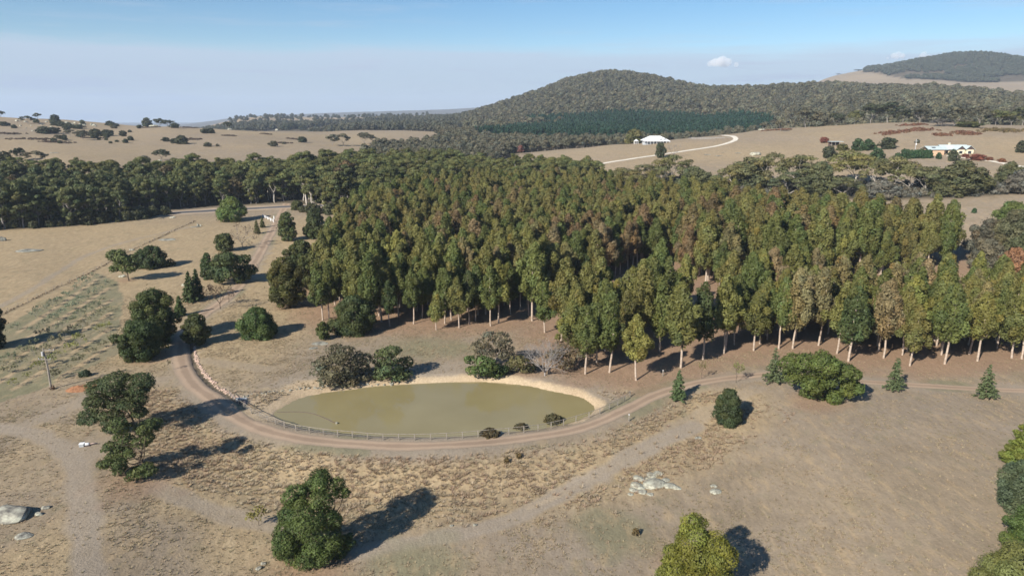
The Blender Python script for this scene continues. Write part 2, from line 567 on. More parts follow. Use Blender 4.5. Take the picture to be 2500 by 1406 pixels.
LEAF = leaf_mat('leaves')
M = {
    'bark_pale': simple_mat('pale_gum_bark', (0.27, 0.205, 0.155), (0.50, 0.42, 0.35), 1.6, 0.8, 0.2, 0.2),
    'bark_white': simple_mat('white_gum_bark', (0.28, 0.24, 0.2), (0.58, 0.54, 0.48), 1.2, 0.8, 0.2, 0.2),
    'bark_dark': simple_mat('dark_bark', (0.05, 0.038, 0.028), (0.12, 0.095, 0.07), 3.0, 0.9, 0.15, 0.4),
    'bark_grey': simple_mat('grey_bark', (0.14, 0.125, 0.115), (0.3, 0.275, 0.26), 3.0, 0.9, 0.15, 0.3),
    'timber': simple_mat('weathered_timber', (0.15, 0.135, 0.115), (0.32, 0.285, 0.245), 4.0, 0.85, 0.2, 0.2),
    'wire': simple_mat('wire', (0.25, 0.25, 0.25), (0.35, 0.35, 0.35), 4.0, 0.5, 0.5, 0.0),
    'white': simple_mat('white_paint', (0.72, 0.73, 0.74), (0.82, 0.82, 0.82), 0.6, 0.5, 0.4, 0.0),
    'roof_white': simple_mat('white_roof', (0.74, 0.76, 0.78), (0.84, 0.85, 0.86), 0.4, 0.45, 0.4, 0.0),
    'roof_pale': simple_mat('pale_green_roof', (0.42, 0.5, 0.5), (0.5, 0.57, 0.57), 0.4, 0.45, 0.4, 0.0),
    'wall_grey': simple_mat('grey_wall', (0.3, 0.32, 0.34), (0.42, 0.44, 0.45), 0.7, 0.8, 0.2, 0.0),  # mottled grey for house walls, pump box and culvert head
    'wall_tan': simple_mat('tan_rendered_wall', (0.5, 0.33, 0.22), (0.6, 0.42, 0.29), 0.7, 0.85, 0.2, 0.0),
    'wall_cream': simple_mat('cream_wall', (0.6, 0.54, 0.38), (0.68, 0.62, 0.46), 0.7, 0.85, 0.2, 0.0),
    'glass': simple_mat('dark_window_glass', (0.02, 0.025, 0.03), (0.04, 0.045, 0.05), 1.0, 0.1, 0.5, 0.0),
    'dark': simple_mat('dark_frame', (0.06, 0.045, 0.045), (0.1, 0.07, 0.07), 1.0, 0.7, 0.3, 0.0),
    'metal': simple_mat('galvanised_metal', (0.4, 0.41, 0.42), (0.5, 0.5, 0.51), 1.0, 0.45, 0.5, 0.0),
    'mulch': simple_mat('red_mulch', (0.2, 0.09, 0.045), (0.34, 0.18, 0.1), 1.4, 0.95, 0.1, 0.8, 5.0),
    'litter': simple_mat('red_leaf_litter', (0.26, 0.1, 0.05), (0.4, 0.22, 0.12), 1.0, 0.95, 0.1, 0.4),
}


def rock_material(name, base, lichen, dark):
    m, t, out = new_mat(name)
    b = principled(t, out, 0.9, 0.2)
    v = coords(t)
    r = ramp(t, [(0.35, dark), (0.5, base), (0.62, lichen)])
    t.links.new(noise(t, v, 1.7, 7, 0.65), r.inputs[0])
    t.links.new(r.outputs[0], b.inputs['Base Color'])
    bp = nd(t, 'ShaderNodeBump', i_Strength=0.7, i_Distance=0.15)
    t.links.new(noise(t, v, 3.0, 6, 0.6), bp.inputs['Height'])
    t.links.new(bp.outputs[0], b.inputs['Normal'])
    return m


M['bark_ash'] = simple_mat('ash_grey_dead_wood', (0.19, 0.175, 0.165), (0.32, 0.30, 0.29), 3.0, 0.9, 0.15, 0.2)
M['rock'] = rock_material('lichened_granite', (0.25, 0.24, 0.2), (0.37, 0.37, 0.3), (0.10, 0.095, 0.085))
M['rock_pale'] = rock_material('pale_lichened_rock', (0.34, 0.33, 0.26), (0.46, 0.46, 0.37), (0.17, 0.155, 0.13))
M['rock_pink'] = rock_material('pinkish_stone', (0.45, 0.33, 0.27), (0.55, 0.42, 0.35), (0.25, 0.17, 0.13))


def ground_material():
    m, t, out = new_mat('dry_pasture')
    b = principled(t, out, 0.95, 0.08)
    v = coords(t)
    vs = coords(t, scale=(1.0, 0.4, 1.0), rot=(0, 0, radians(28)))
    a1 = nd(t, 'ShaderNodeAttribute', attribute_name='cover')      # R worn, G green, B litter
    a2 = nd(t, 'ShaderNodeAttribute', attribute_name='cover2')     # R lush straw, G bare pale clay, B forest floor
    s1, s2 = nd(t, 'ShaderNodeSeparateColor'), nd(t, 'ShaderNodeSeparateColor')
    t.links.new(a1.outputs['Color'], s1.inputs[0])
    t.links.new(a2.outputs['Color'], s2.inputs[0])
    big = noise(t, v, 0.018, 6, 0.6)
    mid = noise(t, v, 0.11, 6, 0.62)
    fin = noise(t, vs, 0.9, 6, 0.68)
    vf = noise(t, v, 3.2, 4, 0.65)
    r1 = ramp(t, [(0.28, (0.188, 0.150, 0.104)), (0.5, (0.275, 0.217, 0.149)), (0.74, (0.358, 0.280, 0.182))])
    t.links.new(mixc(t, 0.5, mid, fin), r1.inputs[0])
    r2 = ramp(t, [(0.3, (0.208, 0.170, 0.133)), (0.7, (0.283, 0.236, 0.185))])       # short greyed-off grass
    t.links.new(fin, r2.inputs[0])
    mk = ramp(t, [(0.42, 0), (0.6, 1)])
    t.links.new(mixc(t, 0.45, big, mid), mk.inputs[0])
    c = mixc(t, mth(t, 'MULTIPLY', mk.outputs[0], 0.75), r1.outputs[0], r2.outputs[0])
    r3 = ramp(t, [(0.3, (0.26, 0.195, 0.115)), (0.55, (0.36, 0.275, 0.165)), (0.75, (0.45, 0.35, 0.22))])
    t.links.new(fin, r3.inputs[0])
    def soft(ch, k=0.55):
        q = mth(t, 'ADD', ch, mth(t, 'MULTIPLY', mth(t, 'SUBTRACT', mixc(t, 0.5, fin, mid), 0.5), k))
        return mth(t, 'MULTIPLY', mth(t, 'MINIMUM', mth(t, 'MAXIMUM', q, 0), 1), mth(t, 'MINIMUM', mth(t, 'MULTIPLY', ch, 4), 1))
    c = mixc(t, soft(s2.outputs[0]), c, r3.outputs[0])
    worn = ramp(t, [(0.3, (0.258, 0.213, 0.163)), (0.7, (0.330, 0.277, 0.215))])
    t.links.new(mixc(t, 0.5, vf, mid), worn.inputs[0])
    c = mixc(t, soft(s1.outputs[0]), c, worn.outputs[0])
    gr = ramp(t, [(0.3, (0.140, 0.142, 0.080)), (0.7, (0.212, 0.202, 0.118))])
    t.links.new(fin, gr.inputs[0])
    c = mixc(t, mth(t, 'MULTIPLY', soft(s1.outputs[1]), 0.85), c, gr.outputs[0])
    li = ramp(t, [(0.3, (0.215, 0.135, 0.085)), (0.7, (0.34, 0.225, 0.15))])
    t.links.new(mixc(t, 0.5, vf, fin), li.inputs[0])
    c = mixc(t, soft(s1.outputs[2]), c, li.outputs[0])
    cl = ramp(t, [(0.3, (0.33, 0.245, 0.155)), (0.7, (0.50, 0.40, 0.275))])
    t.links.new(mixc(t, 0.5, vf, mid), cl.inputs[0])
    c = mixc(t, soft(s2.outputs[1]), c, cl.outputs[0])
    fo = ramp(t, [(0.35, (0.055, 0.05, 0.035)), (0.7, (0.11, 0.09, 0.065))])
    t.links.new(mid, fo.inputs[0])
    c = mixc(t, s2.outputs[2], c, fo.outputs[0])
    bare = mth(t, 'SUBTRACT', 1.0, mth(t, 'MAXIMUM', mth(t, 'MAXIMUM', mth(t, 'MAXIMUM', s2.outputs[1], s2.outputs[2]), s1.outputs[2]), s1.outputs[0]))
    ta, ol = ramp(t, [(0.52, 0), (0.68, 1)]), ramp(t, [(0.54, 0), (0.70, 1)])
    t.links.new(noise(t, vs, 0.42, 7, 0.7), ta.inputs[0])
    t.links.new(noise(t, coords(t, scale=(1, 0.6, 1), rot=(0, 0, -0.4)), 0.31, 7, 0.7), ol.inputs[0])
    c = mixc(t, mth(t, 'MULTIPLY', mth(t, 'MULTIPLY', ta.outputs[0], bare), 0.6), c, (0.385, 0.285, 0.168))
    c = mixc(t, mth(t, 'MULTIPLY', mth(t, 'MULTIPLY', ol.outputs[0], bare), 0.55), c, (0.190, 0.172, 0.105))
    gn = ramp(t, [(0.32, 0.80), (0.68, 1.14)])
    t.links.new(mixc(t, 0.5, noise(t, vs, 2.2, 6, 0.75), vf), gn.inputs[0])
    c = mixc(t, 1.0, c, gn.outputs[0], 'MULTIPLY')
    t.links.new(c, b.inputs['Base Color'])
    bp = nd(t, 'ShaderNodeBump', i_Strength=0.7, i_Distance=0.3)
    t.links.new(mixc(t, 0.55, vf, fin), bp.inputs['Height'])
    t.links.new(bp.outputs[0], b.inputs['Normal'])
    return m


M['ground'] = ground_material()


def road_material(name, c_edge, c_mid, c_wheel, scale=1.0):
    m, t, out = new_mat(name)
    b = principled(t, out, 0.95, 0.1)
    v = coords(t)
    at = nd(t, 'ShaderNodeAttribute', attribute_name='across')
    f = noise(t, v, 1.3 * scale, 6, 0.65)
    sm = noise(t, v, 0.16 * scale, 5, 0.6)
    q = mth(t, 'ABSOLUTE', at.outputs['Fac'])
    q = mth(t, 'ADD', q, mth(t, 'MULTIPLY', mth(t, 'SUBTRACT', mixc(t, 0.5, f, sm), 0.5), 0.8))
    r = ramp(t, [(0.0, c_mid), (0.22, c_mid), (0.42, c_wheel), (0.62, c_wheel), (0.95, c_edge)])
    t.links.new(q, r.inputs[0])
    dk = ramp(t, [(0.3, 0.82), (0.7, 1.12)])
    t.links.new(mixc(t, 0.5, sm, noise(t, v, 6.0, 3, 0.7)), dk.inputs[0])
    c = mixc(t, 1.0, r.outputs[0], dk.outputs[0], 'MULTIPLY')
    t.links.new(c, b.inputs['Base Color'])
    bp = nd(t, 'ShaderNodeBump', i_Strength=0.35, i_Distance=0.06)
    t.links.new(noise(t, v, 5.0, 4, 0.65), bp.inputs['Height'])
    t.links.new(bp.outputs[0], b.inputs['Normal'])
    return m


M['gravel'] = road_material('red_gravel', (0.275, 0.218, 0.162), (0.290, 0.214, 0.152), (0.375, 0.278, 0.198))
M['asphalt'] = road_material('asphalt', (0.10, 0.1, 0.1), (0.09, 0.09, 0.095), (0.115, 0.115, 0.12))
M['white_gravel'] = road_material('white_gravel', (0.5, 0.44, 0.35), (0.62, 0.57, 0.48), (0.68, 0.63, 0.54))
M['verge'] = road_material('sandy_verge', (0.36, 0.28, 0.2), (0.4, 0.32, 0.24), (0.4, 0.32, 0.24))


def water_material():
    m, t, out = new_mat('muddy_water')
    b = principled(t, out, 0.04, 0.5)
    v = coords(t)
    r = ramp(t, [(0.3, (0.215, 0.180, 0.086)), (0.7, (0.250, 0.212, 0.108))])
    t.links.new(noise(t, v, 0.08, 4, 0.5), r.inputs[0])
    t.links.new(r.outputs[0], b.inputs['Base Color'])
    b.inputs['IOR'].default_value = 1.333
    cat = noise(t, v, 0.035, 2, 0.5)
    k = ramp(t, [(0.42, 0.25), (0.55, 1.0)])
    t.links.new(cat, k.inputs[0])
    bp = nd(t, 'ShaderNodeBump', i_Distance=0.03)
    t.links.new(mth(t, 'MULTIPLY', k.outputs[0], 0.35), bp.inputs['Strength'])
    t.links.new(noise(t, coords(t, scale=(1, 2.2, 1), rot=(0, 0, 0.5)), 2.6, 3, 0.6), bp.inputs['Height'])
    t.links.new(bp.outputs[0], b.inputs['Normal'])
    return m


M['water'] = water_material()

# ------------------------------------------------------------------ ground sheet
def line_px(pts, step=1.5):
    return catmull(np.array([P(u, v)[:2] for u, v in pts]), step)


TRACKS = [  # worn two-wheel tracks in the grass: pixels, half width, strength
    ([(222, 1420), (212, 1330), (206, 1250), (200, 1180), (185, 1130), (150, 1090), (95, 1062), (40, 1050), (-40, 1042)], 1.9, 0.95),
    ([(185, 1130), (230, 1095), (260, 1060)], 2.4, 0.6),
    ([(1700, 1040), (1600, 1082), (1500, 1138), (1400, 1192), (1300, 1245), (1200, 1285), (1080, 1310), (940, 1335), (860, 1355)], 1.6, 0.95),
    ([(380, 1185), (440, 1215), (520, 1245), (600, 1268), (700, 1290)], 1.8, 0.75),
    ([(0, 750), (80, 705), (150, 660), (220, 620), (330, 585), (470, 553)], 1.1, 0.75),
    ([(40, 1045), (110, 1020), (250, 960), (330, 935), (420, 925)], 2.0, 0.5),
    ([(1850, 945), (1780, 985), (1720, 1010), (1640, 1050)], 1.6, 0.5),
    ([(640, 900), (560, 890), (500, 880)], 2.0, 0.4),
]
FENCE_L_PX = [(-60, 800), (0, 770), (100, 722), (200, 675), (260, 645), (330, 607), (400, 575), (478, 540)]


def build_ground():
    fine = np.radians(np.arange(-46, 46.001, 0.21))
    coarse_r = np.radians(np.arange(50, 180, 5.0))
    az = np.concatenate([-coarse_r[::-1], fine, coarse_r, [pi]])
    rr = [6.0, 20.0, 40.0]
    while rr[-1] < 15000:
        r = rr[-1]
        rr.append(r * (1.0062 if r < 330 else 1.009 if r < 900 else 1.014 if r < 4500 else 1.05))
    rr = np.array(rr)
    A, R = np.meshgrid(az, rr, indexing='ij')
    X, Y = R * np.sin(A), R * np.cos(A)
    Z = h(X, Y)
    na, nr = A.shape
    idx = np.arange(na * nr).reshape(na, nr)
    nxt = np.roll(idx, -1, 0)
    F = np.stack([idx[:, :-1], idx[:, 1:], nxt[:, 1:], nxt[:, :-1]], -1).reshape(-1, 4)
    V = np.stack([X, Y, Z], -1).reshape(-1, 3)
    V = np.concatenate([V, [[0, 0, float(h(0, 0))]]])
    c0 = len(V) - 1
    F3 = np.stack([np.full(na, c0), idx[:, 0], np.roll(idx[:, 0], -1)], -1)
    x, y = V[:, 0], V[:, 1]
    r, a = np.hypot(x, y), np.arctan2(x, y)
    worn = np.zeros(len(V)); green = worn.copy(); litter = worn.copy(); lush = worn.copy(); clay = worn.copy(); forest = worn.copy()
    j1 = 1 + 0.35 * noise2(x, y, 3.0, 21)
    for px, hw, st in TRACKS:
        d = dist_line(x, y, line_px(px, 2.5))
        worn = np.maximum(worn, st * (1 - sstep(hw * 0.6, hw * 1.45, d * j1)) * (0.85 + 0.15 * np.abs(np.sin(d / hw * 2.1))))
    # eroded gravel in the washed-out track
    d = dist_line(x, y, line_px([(1490, 1140), (1420, 1180), (1350, 1216), (1290, 1240)]))
    clay = np.maximum(clay, 0.5 * (1 - sstep(0.1, 1.0, d * j1)) * sstep(-0.5, 0.4, noise2(x, y, 5, 61)))
    # road shoulders
    d = dist_line(x, y, ROAD[::2])
    worn = np.maximum(worn, 0.8 * (1 - sstep(2.4, 5.0, d * j1)) * (0.6 + 0.4 * noise2(x, y, 9, 2)))
    green = np.maximum(green, 0.7 * (1 - sstep(3.0, 5.2, d)) * sstep(0.1, 0.5, noise2(x, y, 11, 12)))
    # dam wall: long brown tussock grass
    dm = dist_line(x, y, DAM)
    lowside = (np.hypot(x - POND_C[0], (y - POND_C[1])) > 10) & (y < POND_C[1] + 8)
    lush = np.maximum(lush, np.where(lowside, sstep(4.0, 7, dm) * (1 - sstep(16, 26, dm)), 0) * 0.8)
    # paddocks left
    lush = np.maximum(lush, sstep(-45, -62, x) * sstep(120, 160, y) * (1 - sstep(330, 400, y)) * 0.9)
    lush = np.maximum(lush, (x < -25) * (y < 118) * sstep(-0.3, 0.4, noise2(x, y, 12, 31)) * 0.8)
    # paler far hill paddocks
    lush = np.maximum(lush, np.where((r > 520) & (a < -0.05), 0.3 + 0.4 * noise2(x, y, 120, 7), 0))
    lush = np.maximum(lush, np.where((r > 470) & (r < 860) & (a > 0.0), 0.25 + 0.35 * noise2(x, y, 70, 8), 0))
    # pond margin
    near = (np.abs(x) < 130) & (y > 50) & (y < 200)
    dp = np.full(len(V), 1e9)
    dp[near] = np.where(inside(x[near], y[near], POND), 0, dist_line(x[near], y[near], POND, True))
    ang = np.arctan2(y - POND_C[1], x - POND_C[0])
    wcl = 2.0 + 4.5 * sstep(0.55, 1.0, np.cos(ang - 2.85))
    wcl = np.where(y < POND_C[1] - 9, 1.6, wcl)
    clay = np.maximum(clay, 1 - sstep(wcl * 0.85, wcl * 1.05, dp * j1))
    worn = np.maximum(worn, np.where(y > POND_C[1], 0.8 * (1 - sstep(5, 13, dp * j1)), 0))
    # plantation floor: leaf litter
    for poly in (PLANT,):
        d = dist_line(x, y, poly, True)
        ins = inside(x, y, poly)
        litter = np.maximum(litter, np.where(ins, 0.8, 0.75 * (1 - sstep(2, 12, d * j1))))
    for u, v, rad in LITTER:
        p = P(u, v)
        litter = np.maximum(litter, 0.62 * (1 - sstep(0.25, 1.05, np.hypot(x - p[0], y - p[1]) / rad * j1)))
    # mown orchard
    orch = poly_px([(-60, 1000), (-60, 830), (60, 770), (170, 712), (240, 668), (290, 690), (300, 740), (290, 800), (300, 860), (200, 905), (100, 950)], h)
    io = inside(x, y, orch)
    lush = np.where(io, 0.08, lush)
    green = np.maximum(green, np.where(io, 0.8 + 0.25 * noise2(x, y, 8, 15), 0))
    for a_, b_ in ORCH_STRIPS:
        pa, pb = P(*a_)[:2], P(*b_)[:2]
        d = dist_line(x, y, np.array([pa, pb]))
        k = 1 - sstep(0.5, 1.0, d * j1)
        lush = np.maximum(lush, k)
        green = green * (1 - k)
        clay = np.maximum(clay, k * 0.3)
    # weeds along the boundary fence, green flushes
    d = dist_line(x, y, line_px(FENCE_L_PX))
    forest = np.maximum(forest, 0.5 * (1 - sstep(0.2, 0.7, d * j1)))
    for u, v, rad in ((1500, 1300, 9), (1010, 1390, 10), (1030, 850, 12), (80, 880, 10), (1100, 850, 9), (120, 740, 6)):
        p = P(u, v)
        green = np.maximum(green, 0.75 * (1 - sstep(0.2, 1.1, np.hypot(x - p[0], y - p[1]) / rad * j1)))
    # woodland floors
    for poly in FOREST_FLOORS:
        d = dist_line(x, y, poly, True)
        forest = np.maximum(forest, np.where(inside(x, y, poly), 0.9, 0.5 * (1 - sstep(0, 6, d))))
    d = dist_line(x, y, DITCH)
    forest = np.maximum(forest, 0.9 * (1 - sstep(0.35, 0.8, d)))
    # bracken patches on the far paddocks
    for u, v, lx, ly in BRACKEN:
        p = P(u, v)
        forest = np.maximum(forest, 0.0)
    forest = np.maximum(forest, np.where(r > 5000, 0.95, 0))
    cover = np.clip(np.stack([worn, green, litter], 1), 0, 1)
    cover2 = np.clip(np.stack([lush, clay, forest], 1), 0, 1)
    me = mesh_np('ground', V, [F, F3], [M['ground']], attrs={'cover': cover, 'cover2': cover2}, smooth=True)
    o = obj('ground', me)
    tag(o, 'dry straw coloured pasture land rolling away to the hills', 'ground', kind='structure')
    return o


PLANT_PX = [(765, 765), (800, 787), (880, 800), (950, 795), (1010, 797), (1100, 800), (1200, 799), (1298, 784), (1340, 830), (1380, 895), (1430, 914), (1490, 910), (1555, 928),
            (1610, 895), (1662, 899), (1720, 875), (1840, 857), (1950, 852), (2045, 864), (2070, 884), (2160, 877), (2220, 895), (2305, 890), (2385, 882),
            (2470, 876), (2620, 885), (2620, 785), (2500, 757), (2400, 737), (2335, 715), (2338, 660), (2300, 628), (2050, 600), (1900, 572), (1700, 535),
            (1500, 505), (1300, 485), (1100, 492), (900, 525), (850, 572), (800, 650)]
PLANT = poly_px(PLANT_PX)
FOREST_PX = [[(-120, 566), (0, 561), (100, 556), (200, 549), (300, 541), (350, 533), (400, 512), (500, 506), (600, 500), (700, 495), (760, 520), (830, 522), (890, 515), (900, 500), (1100, 478), (1300, 470), (1400, 478),
              (1480, 470), (1440, 445), (1300, 432), (1100, 425), (900, 428), (700, 440), (500, 448), (300, 452), (100, 455), (-120, 455)]]
GULLY_PX = [(1480, 455), (1600, 470), (1750, 478), (1900, 482), (2060, 484), (2200, 487), (2330, 484), (2420, 476), (2520, 470), (2620, 470), (2620, 440), (2480, 448), (2350, 452), (2200, 450), (2000, 442), (1850, 440), (1700, 438), (1560, 438)]
FOREST_FLOORS = [poly_px(p) for p in FOREST_PX] + [poly_px(GULLY_PX)]


def far_poly(pts):
    """bearing (image column) and distance"""
    out = []
    for u, r in pts:
        d = ray(u, 300)
        k = r / hypot(d[0], d[1])
        out.append((d[0] * k, d[1] * k))
    return np.array(out)


HILL = far_poly([(1130, 1400), (1170, 1100), (1300, 960), (1500, 960), (1700, 960), (1900, 980), (2100, 960), (2300, 960), (2520, 980), (2800, 980), (2800, 2350), (2500, 2350), (2200, 2350), (1900, 2500), (1700, 2600), (1500, 2600), (1300, 2500), (1200, 2250), (1130, 1900)])
MIDWOOD = far_poly([(880, 640), (960, 610), (1080, 590), (1200, 610), (1260, 720), (1420, 740), (1600, 780), (1700, 800), (1850, 860), (1900, 900), (1700, 870), (1500, 860), (1300, 860), (1170, 920), (1100, 1250), (1060, 1100), (1090, 900), (1000, 800), (920, 740)])
PINES = far_poly([(1150, 960), (1300, 915), (1450, 905), (1600, 905), (1750, 905), (1870, 930), (1890, 1180), (1800, 1330), (1720, 1300), (1600, 1400), (1480, 1430), (1400, 1400), (1290, 1430), (1265, 1380), (1380, 1270), (1260, 1190)])
FARWOOD = far_poly([(440, 1700), (560, 1750), (700, 1600), (820, 1450), (960, 1350), (1080, 1250), (1140, 1450), (1140, 2100), (1060, 2500), (900, 2300), (760, 2150), (600, 2250), (440, 2200)])
FARCAP = far_poly([(2090, 3560), (2200, 3250), (2300, 3120), (2400, 3080), (2600, 3080), (2700, 3950), (2500, 3950), (2300, 3950), (2200, 3900), (2110, 3800)])
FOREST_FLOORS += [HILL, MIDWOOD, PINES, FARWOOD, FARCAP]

LITTER = [(707, 748, 7), (870, 812, 8), (335, 1170, 9), (370, 876, 7), (310, 684, 5), (1700, 1395, 8), (760, 1385, 8), (1990, 985, 8), (765, 575, 5), (2470, 670, 8), (1310, 905, 8), (1500, 930, 9)]
ORCH_ROWS = [((40, 806), (228, 680), 11), ((34, 842), (258, 700), 12), ((0, 892), (268, 728), 13), ((-10, 930), (262, 762), 12), ((30, 945), (262, 800), 10), ((130, 925), (300, 815), 7)]
ORCH_STRIPS = [((a_[0] + 5, a_[1] + 4), (b_[0] + 5, b_[1] + 4)) for a_, b_, n_ in ORCH_ROWS]
BRACKEN = [(2230, 306, 14, 5), (2240, 318, 22, 6), (2180, 325, 14, 4), (2360, 326, 12, 5), (2440, 320, 24, 7), (1900, 318, 20, 2.5), (2300, 330, 10, 3),
           (75, 340, 28, 7), (135, 348, 20, 4), (230, 338, 16, 3), (20, 327, 16, 5), (470, 341, 14, 4), (560, 332, 10, 2), (690, 350, 14, 3), (650, 328, 9, 2), (715, 340, 10, 2.5), (365, 312, 16, 3), (460, 312, 12, 3)]

ground = build_ground()

# ------------------------------------------------------------------ water, roads
Vp = np.concatenate([[list(POND_C) + [WATER_Z]], np.concatenate([POND_C + (POND - POND_C) * 1.02, np.full((len(POND), 1), WATER_Z)], 1)])
n = len(POND)
tag(obj('pond_water', mesh_np('pond_water', Vp, np.array([(0, 1 + i, 1 + (i + 1) % n) for i in range(n)]), [M['water']])),
    'muddy olive brown farm dam water inside the curve of the gravel road', 'water', kind='structure')


def ribbon(name, L, width, mat, lift, label, cat, jit=0.0, nc=7, seed=0, step_w=None):
    L = np.asarray(L)
    d = np.gradient(L, axis=0)
    d /= np.linalg.norm(d, axis=1)[:, None] + 1e-9
    nrm = np.stack([d[:, 1], -d[:, 0]], 1)
    s = np.linspace(-1, 1, nc)
    w = np.broadcast_to(np.asarray(width, float), (len(L),)) / 2
    rng = np.random.RandomState(seed)
    e1 = 1 + jit * (noise2(np.arange(len(L)) * 1.0, np.zeros(len(L)), 3.0, seed + 1) + 0.6 * rng.uniform(-1, 1, len(L)))
    e2 = 1 + jit * (noise2(np.arange(len(L)) * 1.0, np.zeros(len(L)), 3.0, seed + 2) + 0.6 * rng.uniform(-1, 1, len(L)))
    off = np.where(s[None] < 0, s[None] * e1[:, None], s[None] * e2[:, None]) * w[:, None]
    X = L[:, None, 0] + nrm[:, None, 0] * off
    Y = L[:, None, 1] + nrm[:, None, 1] * off
    Z = h(X, Y) + lift - 0.03 * (np.abs(s)[None] > 0.99)
    V = np.stack([X, Y, Z], -1).reshape(-1, 3)
    idx = np.arange(len(V)).reshape(len(L), nc)
    F = np.stack([idx[:-1, :-1], idx[:-1, 1:], idx[1:, 1:], idx[1:, :-1]], -1).reshape(-1, 4)
    ac = np.broadcast_to(s[None], X.shape).reshape(-1)
    o = obj(name, mesh_np(name, V, F, [mat], attrs={'across': ac}, smooth=True))
    tag(o, label, cat, kind='structure')
    return o


wr = np.interp(np.arange(len(ROAD)), [0, len(ROAD) * 0.3, len(ROAD) * 0.62, len(ROAD) * 0.72, len(ROAD)], [5.0, 4.4, 4.2, 3.4, 2.8])
ribbon('gravel_road', ROAD, wr, M['gravel'], 0.06, 'reddish gravel drive curving from the sealed road round the pond', 'road', 0.11, 9, 3)
HWY = catmull(poly_px([(200, 533), (300, 530), (380, 524), (500, 516), (600, 510), (720, 504), (850, 500), (1000, 496)], h), 3.0)
ribbon('road_verge', HWY, 15.0, M['verge'], 0.07, 'pale sandy verge along the sealed country road', 'verge', 0.1, 7, 8)
ribbon('sealed_road', HWY, 7.0, M['asphalt'], 0.12, 'grey sealed country road in front of the dark forest', 'road', 0.01, 5, 9)
ribbon('white_gravel_drive', catmull(poly_px([(1400, 412), (1440, 405), (1520, 392), (1600, 380), (1700, 365), (1770, 352), (1795, 342), (1790, 334), (1765, 331)], h), 3.0), 4.6, M['white_gravel'], 0.16,
       'white gravel driveway curving up the paddock to the white house', 'driveway', 0.08, 5, 11)
ribbon('white_gravel_path', catmull(poly_px([(2312, 381), (2360, 386), (2420, 394), (2480, 405), (2560, 417)], h), 3.0), 3.6, M['white_gravel'], 0.16,
       'white gravel driveway leading away from the tan homestead', 'driveway', 0.08, 5, 12)
# ------------------------------------------------------------------ tree builders (meshes in metres, base at the origin)
def leaf_cards(C, N, size, rng, aspect=2.1, jitter=0.34, tint=None):
    """a rhombic leaf spray at each centre, facing roughly along N"""
    n = len(C)
    R = rng.normal(size=(n, 3))
    R /= np.linalg.norm(R, axis=1)[:, None]
    D = N * (1 - jitter) + R * jitter
    D /= np.linalg.norm(D, axis=1)[:, None] + 1e-9
    R2 = rng.normal(size=(n, 3))
    A = np.cross(D, R2)
    A /= np.linalg.norm(A, axis=1)[:, None] + 1e-9
    B = np.cross(D, A)
    s = (size * rng.uniform(0.6, 1.35, n))[:, None]
    V = np.stack([C + A * s * aspect * 0.5, C + B * s * 0.5 + D * s * 0.12, C - A * s * aspect * 0.5, C - B * s * 0.5 + D * s * 0.12], 1).reshape(-1, 3)
    F = np.arange(n * 4).reshape(n, 4)
    t = np.ones((n, 3)) if tint is None else tint
    t = t * rng.uniform(0.86, 1.14, (n, 1))
    return V, F, np.repeat(t, 4, 0)


def lobes_to_leaves(lobes, density, size, rng, shell=0.72, low=-0.5, jitter=0.34, tintvar=0.13, yellow=0.06):
    """lobes: (centre, (rx, ry, rz)). Leaves are spread through the outer shell of each lobe; those buried in another lobe are dropped"""
    Cs, Ns, Ts = [], [], []
    LC = np.array([l[0] for l in lobes]); LR = np.array([l[1] for l in lobes])
    for k, (c, r) in enumerate(lobes):
        r = np.array(r)
        area = 4 * pi * ((r[0] * r[1]) ** 1.6 / 3 + (r[0] * r[2]) ** 1.6 / 3 + (r[1] * r[2]) ** 1.6 / 3) ** (1 / 1.6)
        n = max(6, int(area * density))
        d = rng.normal(size=(n, 3))
        d /= np.linalg.norm(d, axis=1)[:, None]
        d = d[(d[:, 2] > low) | (rng.rand(n) < 0.3)]
        q = rng.uniform(shell ** 2, 1, len(d)) ** 0.5
        # ragged outline
        q = q * (1 + 0.22 * np.maximum(0, rng.normal(size=len(d))) * (rng.rand(len(d)) < 0.3))
        p = c + d * r * q[:, None]
        nn = d / r
        nn /= np.linalg.norm(nn, axis=1)[:, None]
        keep = np.ones(len(p), bool)
        for j in range(len(lobes)):
            if j != k:
                keep &= (((p - LC[j]) / LR[j]) ** 2).sum(1) > 0.55
        p, nn = p[keep], nn[keep]
        t = 1 + tintvar * rng.normal()
        y = yellow * rng.normal()
        Cs.append(p); Ns.append(nn)
        Ts.append(np.tile(np.array([[t * (1 + y), t, t * (1 - y)]]), (len(p), 1)))
    return leaf_cards(np.concatenate(Cs), np.concatenate(Ns), size, rng, jitter=jitter, tint=np.clip(np.concatenate(Ts), 0.4, 1.7))


def limb(mb, a, b, r0, r1, rng, bend=0.12, n=4, sides=5):
    a, b = np.array(a, float), np.array(b, float)
    L = np.linalg.norm(b - a)
    pts = [a + (b - a) * t + rng.normal(size=3) * L * bend * sin(pi * t) * 0.5 for t in np.linspace(0, 1, n + 1)]
    pts[0], pts[-1] = a, b
    mb.tube(pts, np.linspace(r0, r1, n + 1), sides)
    return pts


def crown_mesh(name, parts):
    V = np.concatenate([p[0] for p in parts]); T = np.concatenate([p[2] for p in parts])
    F, k = [], 0
    for p in parts:
        F.append(p[1] + k); k += len(p[0])
    return mesh_np(name, V, np.concatenate(F), [LEAF], attrs={'tint': T})


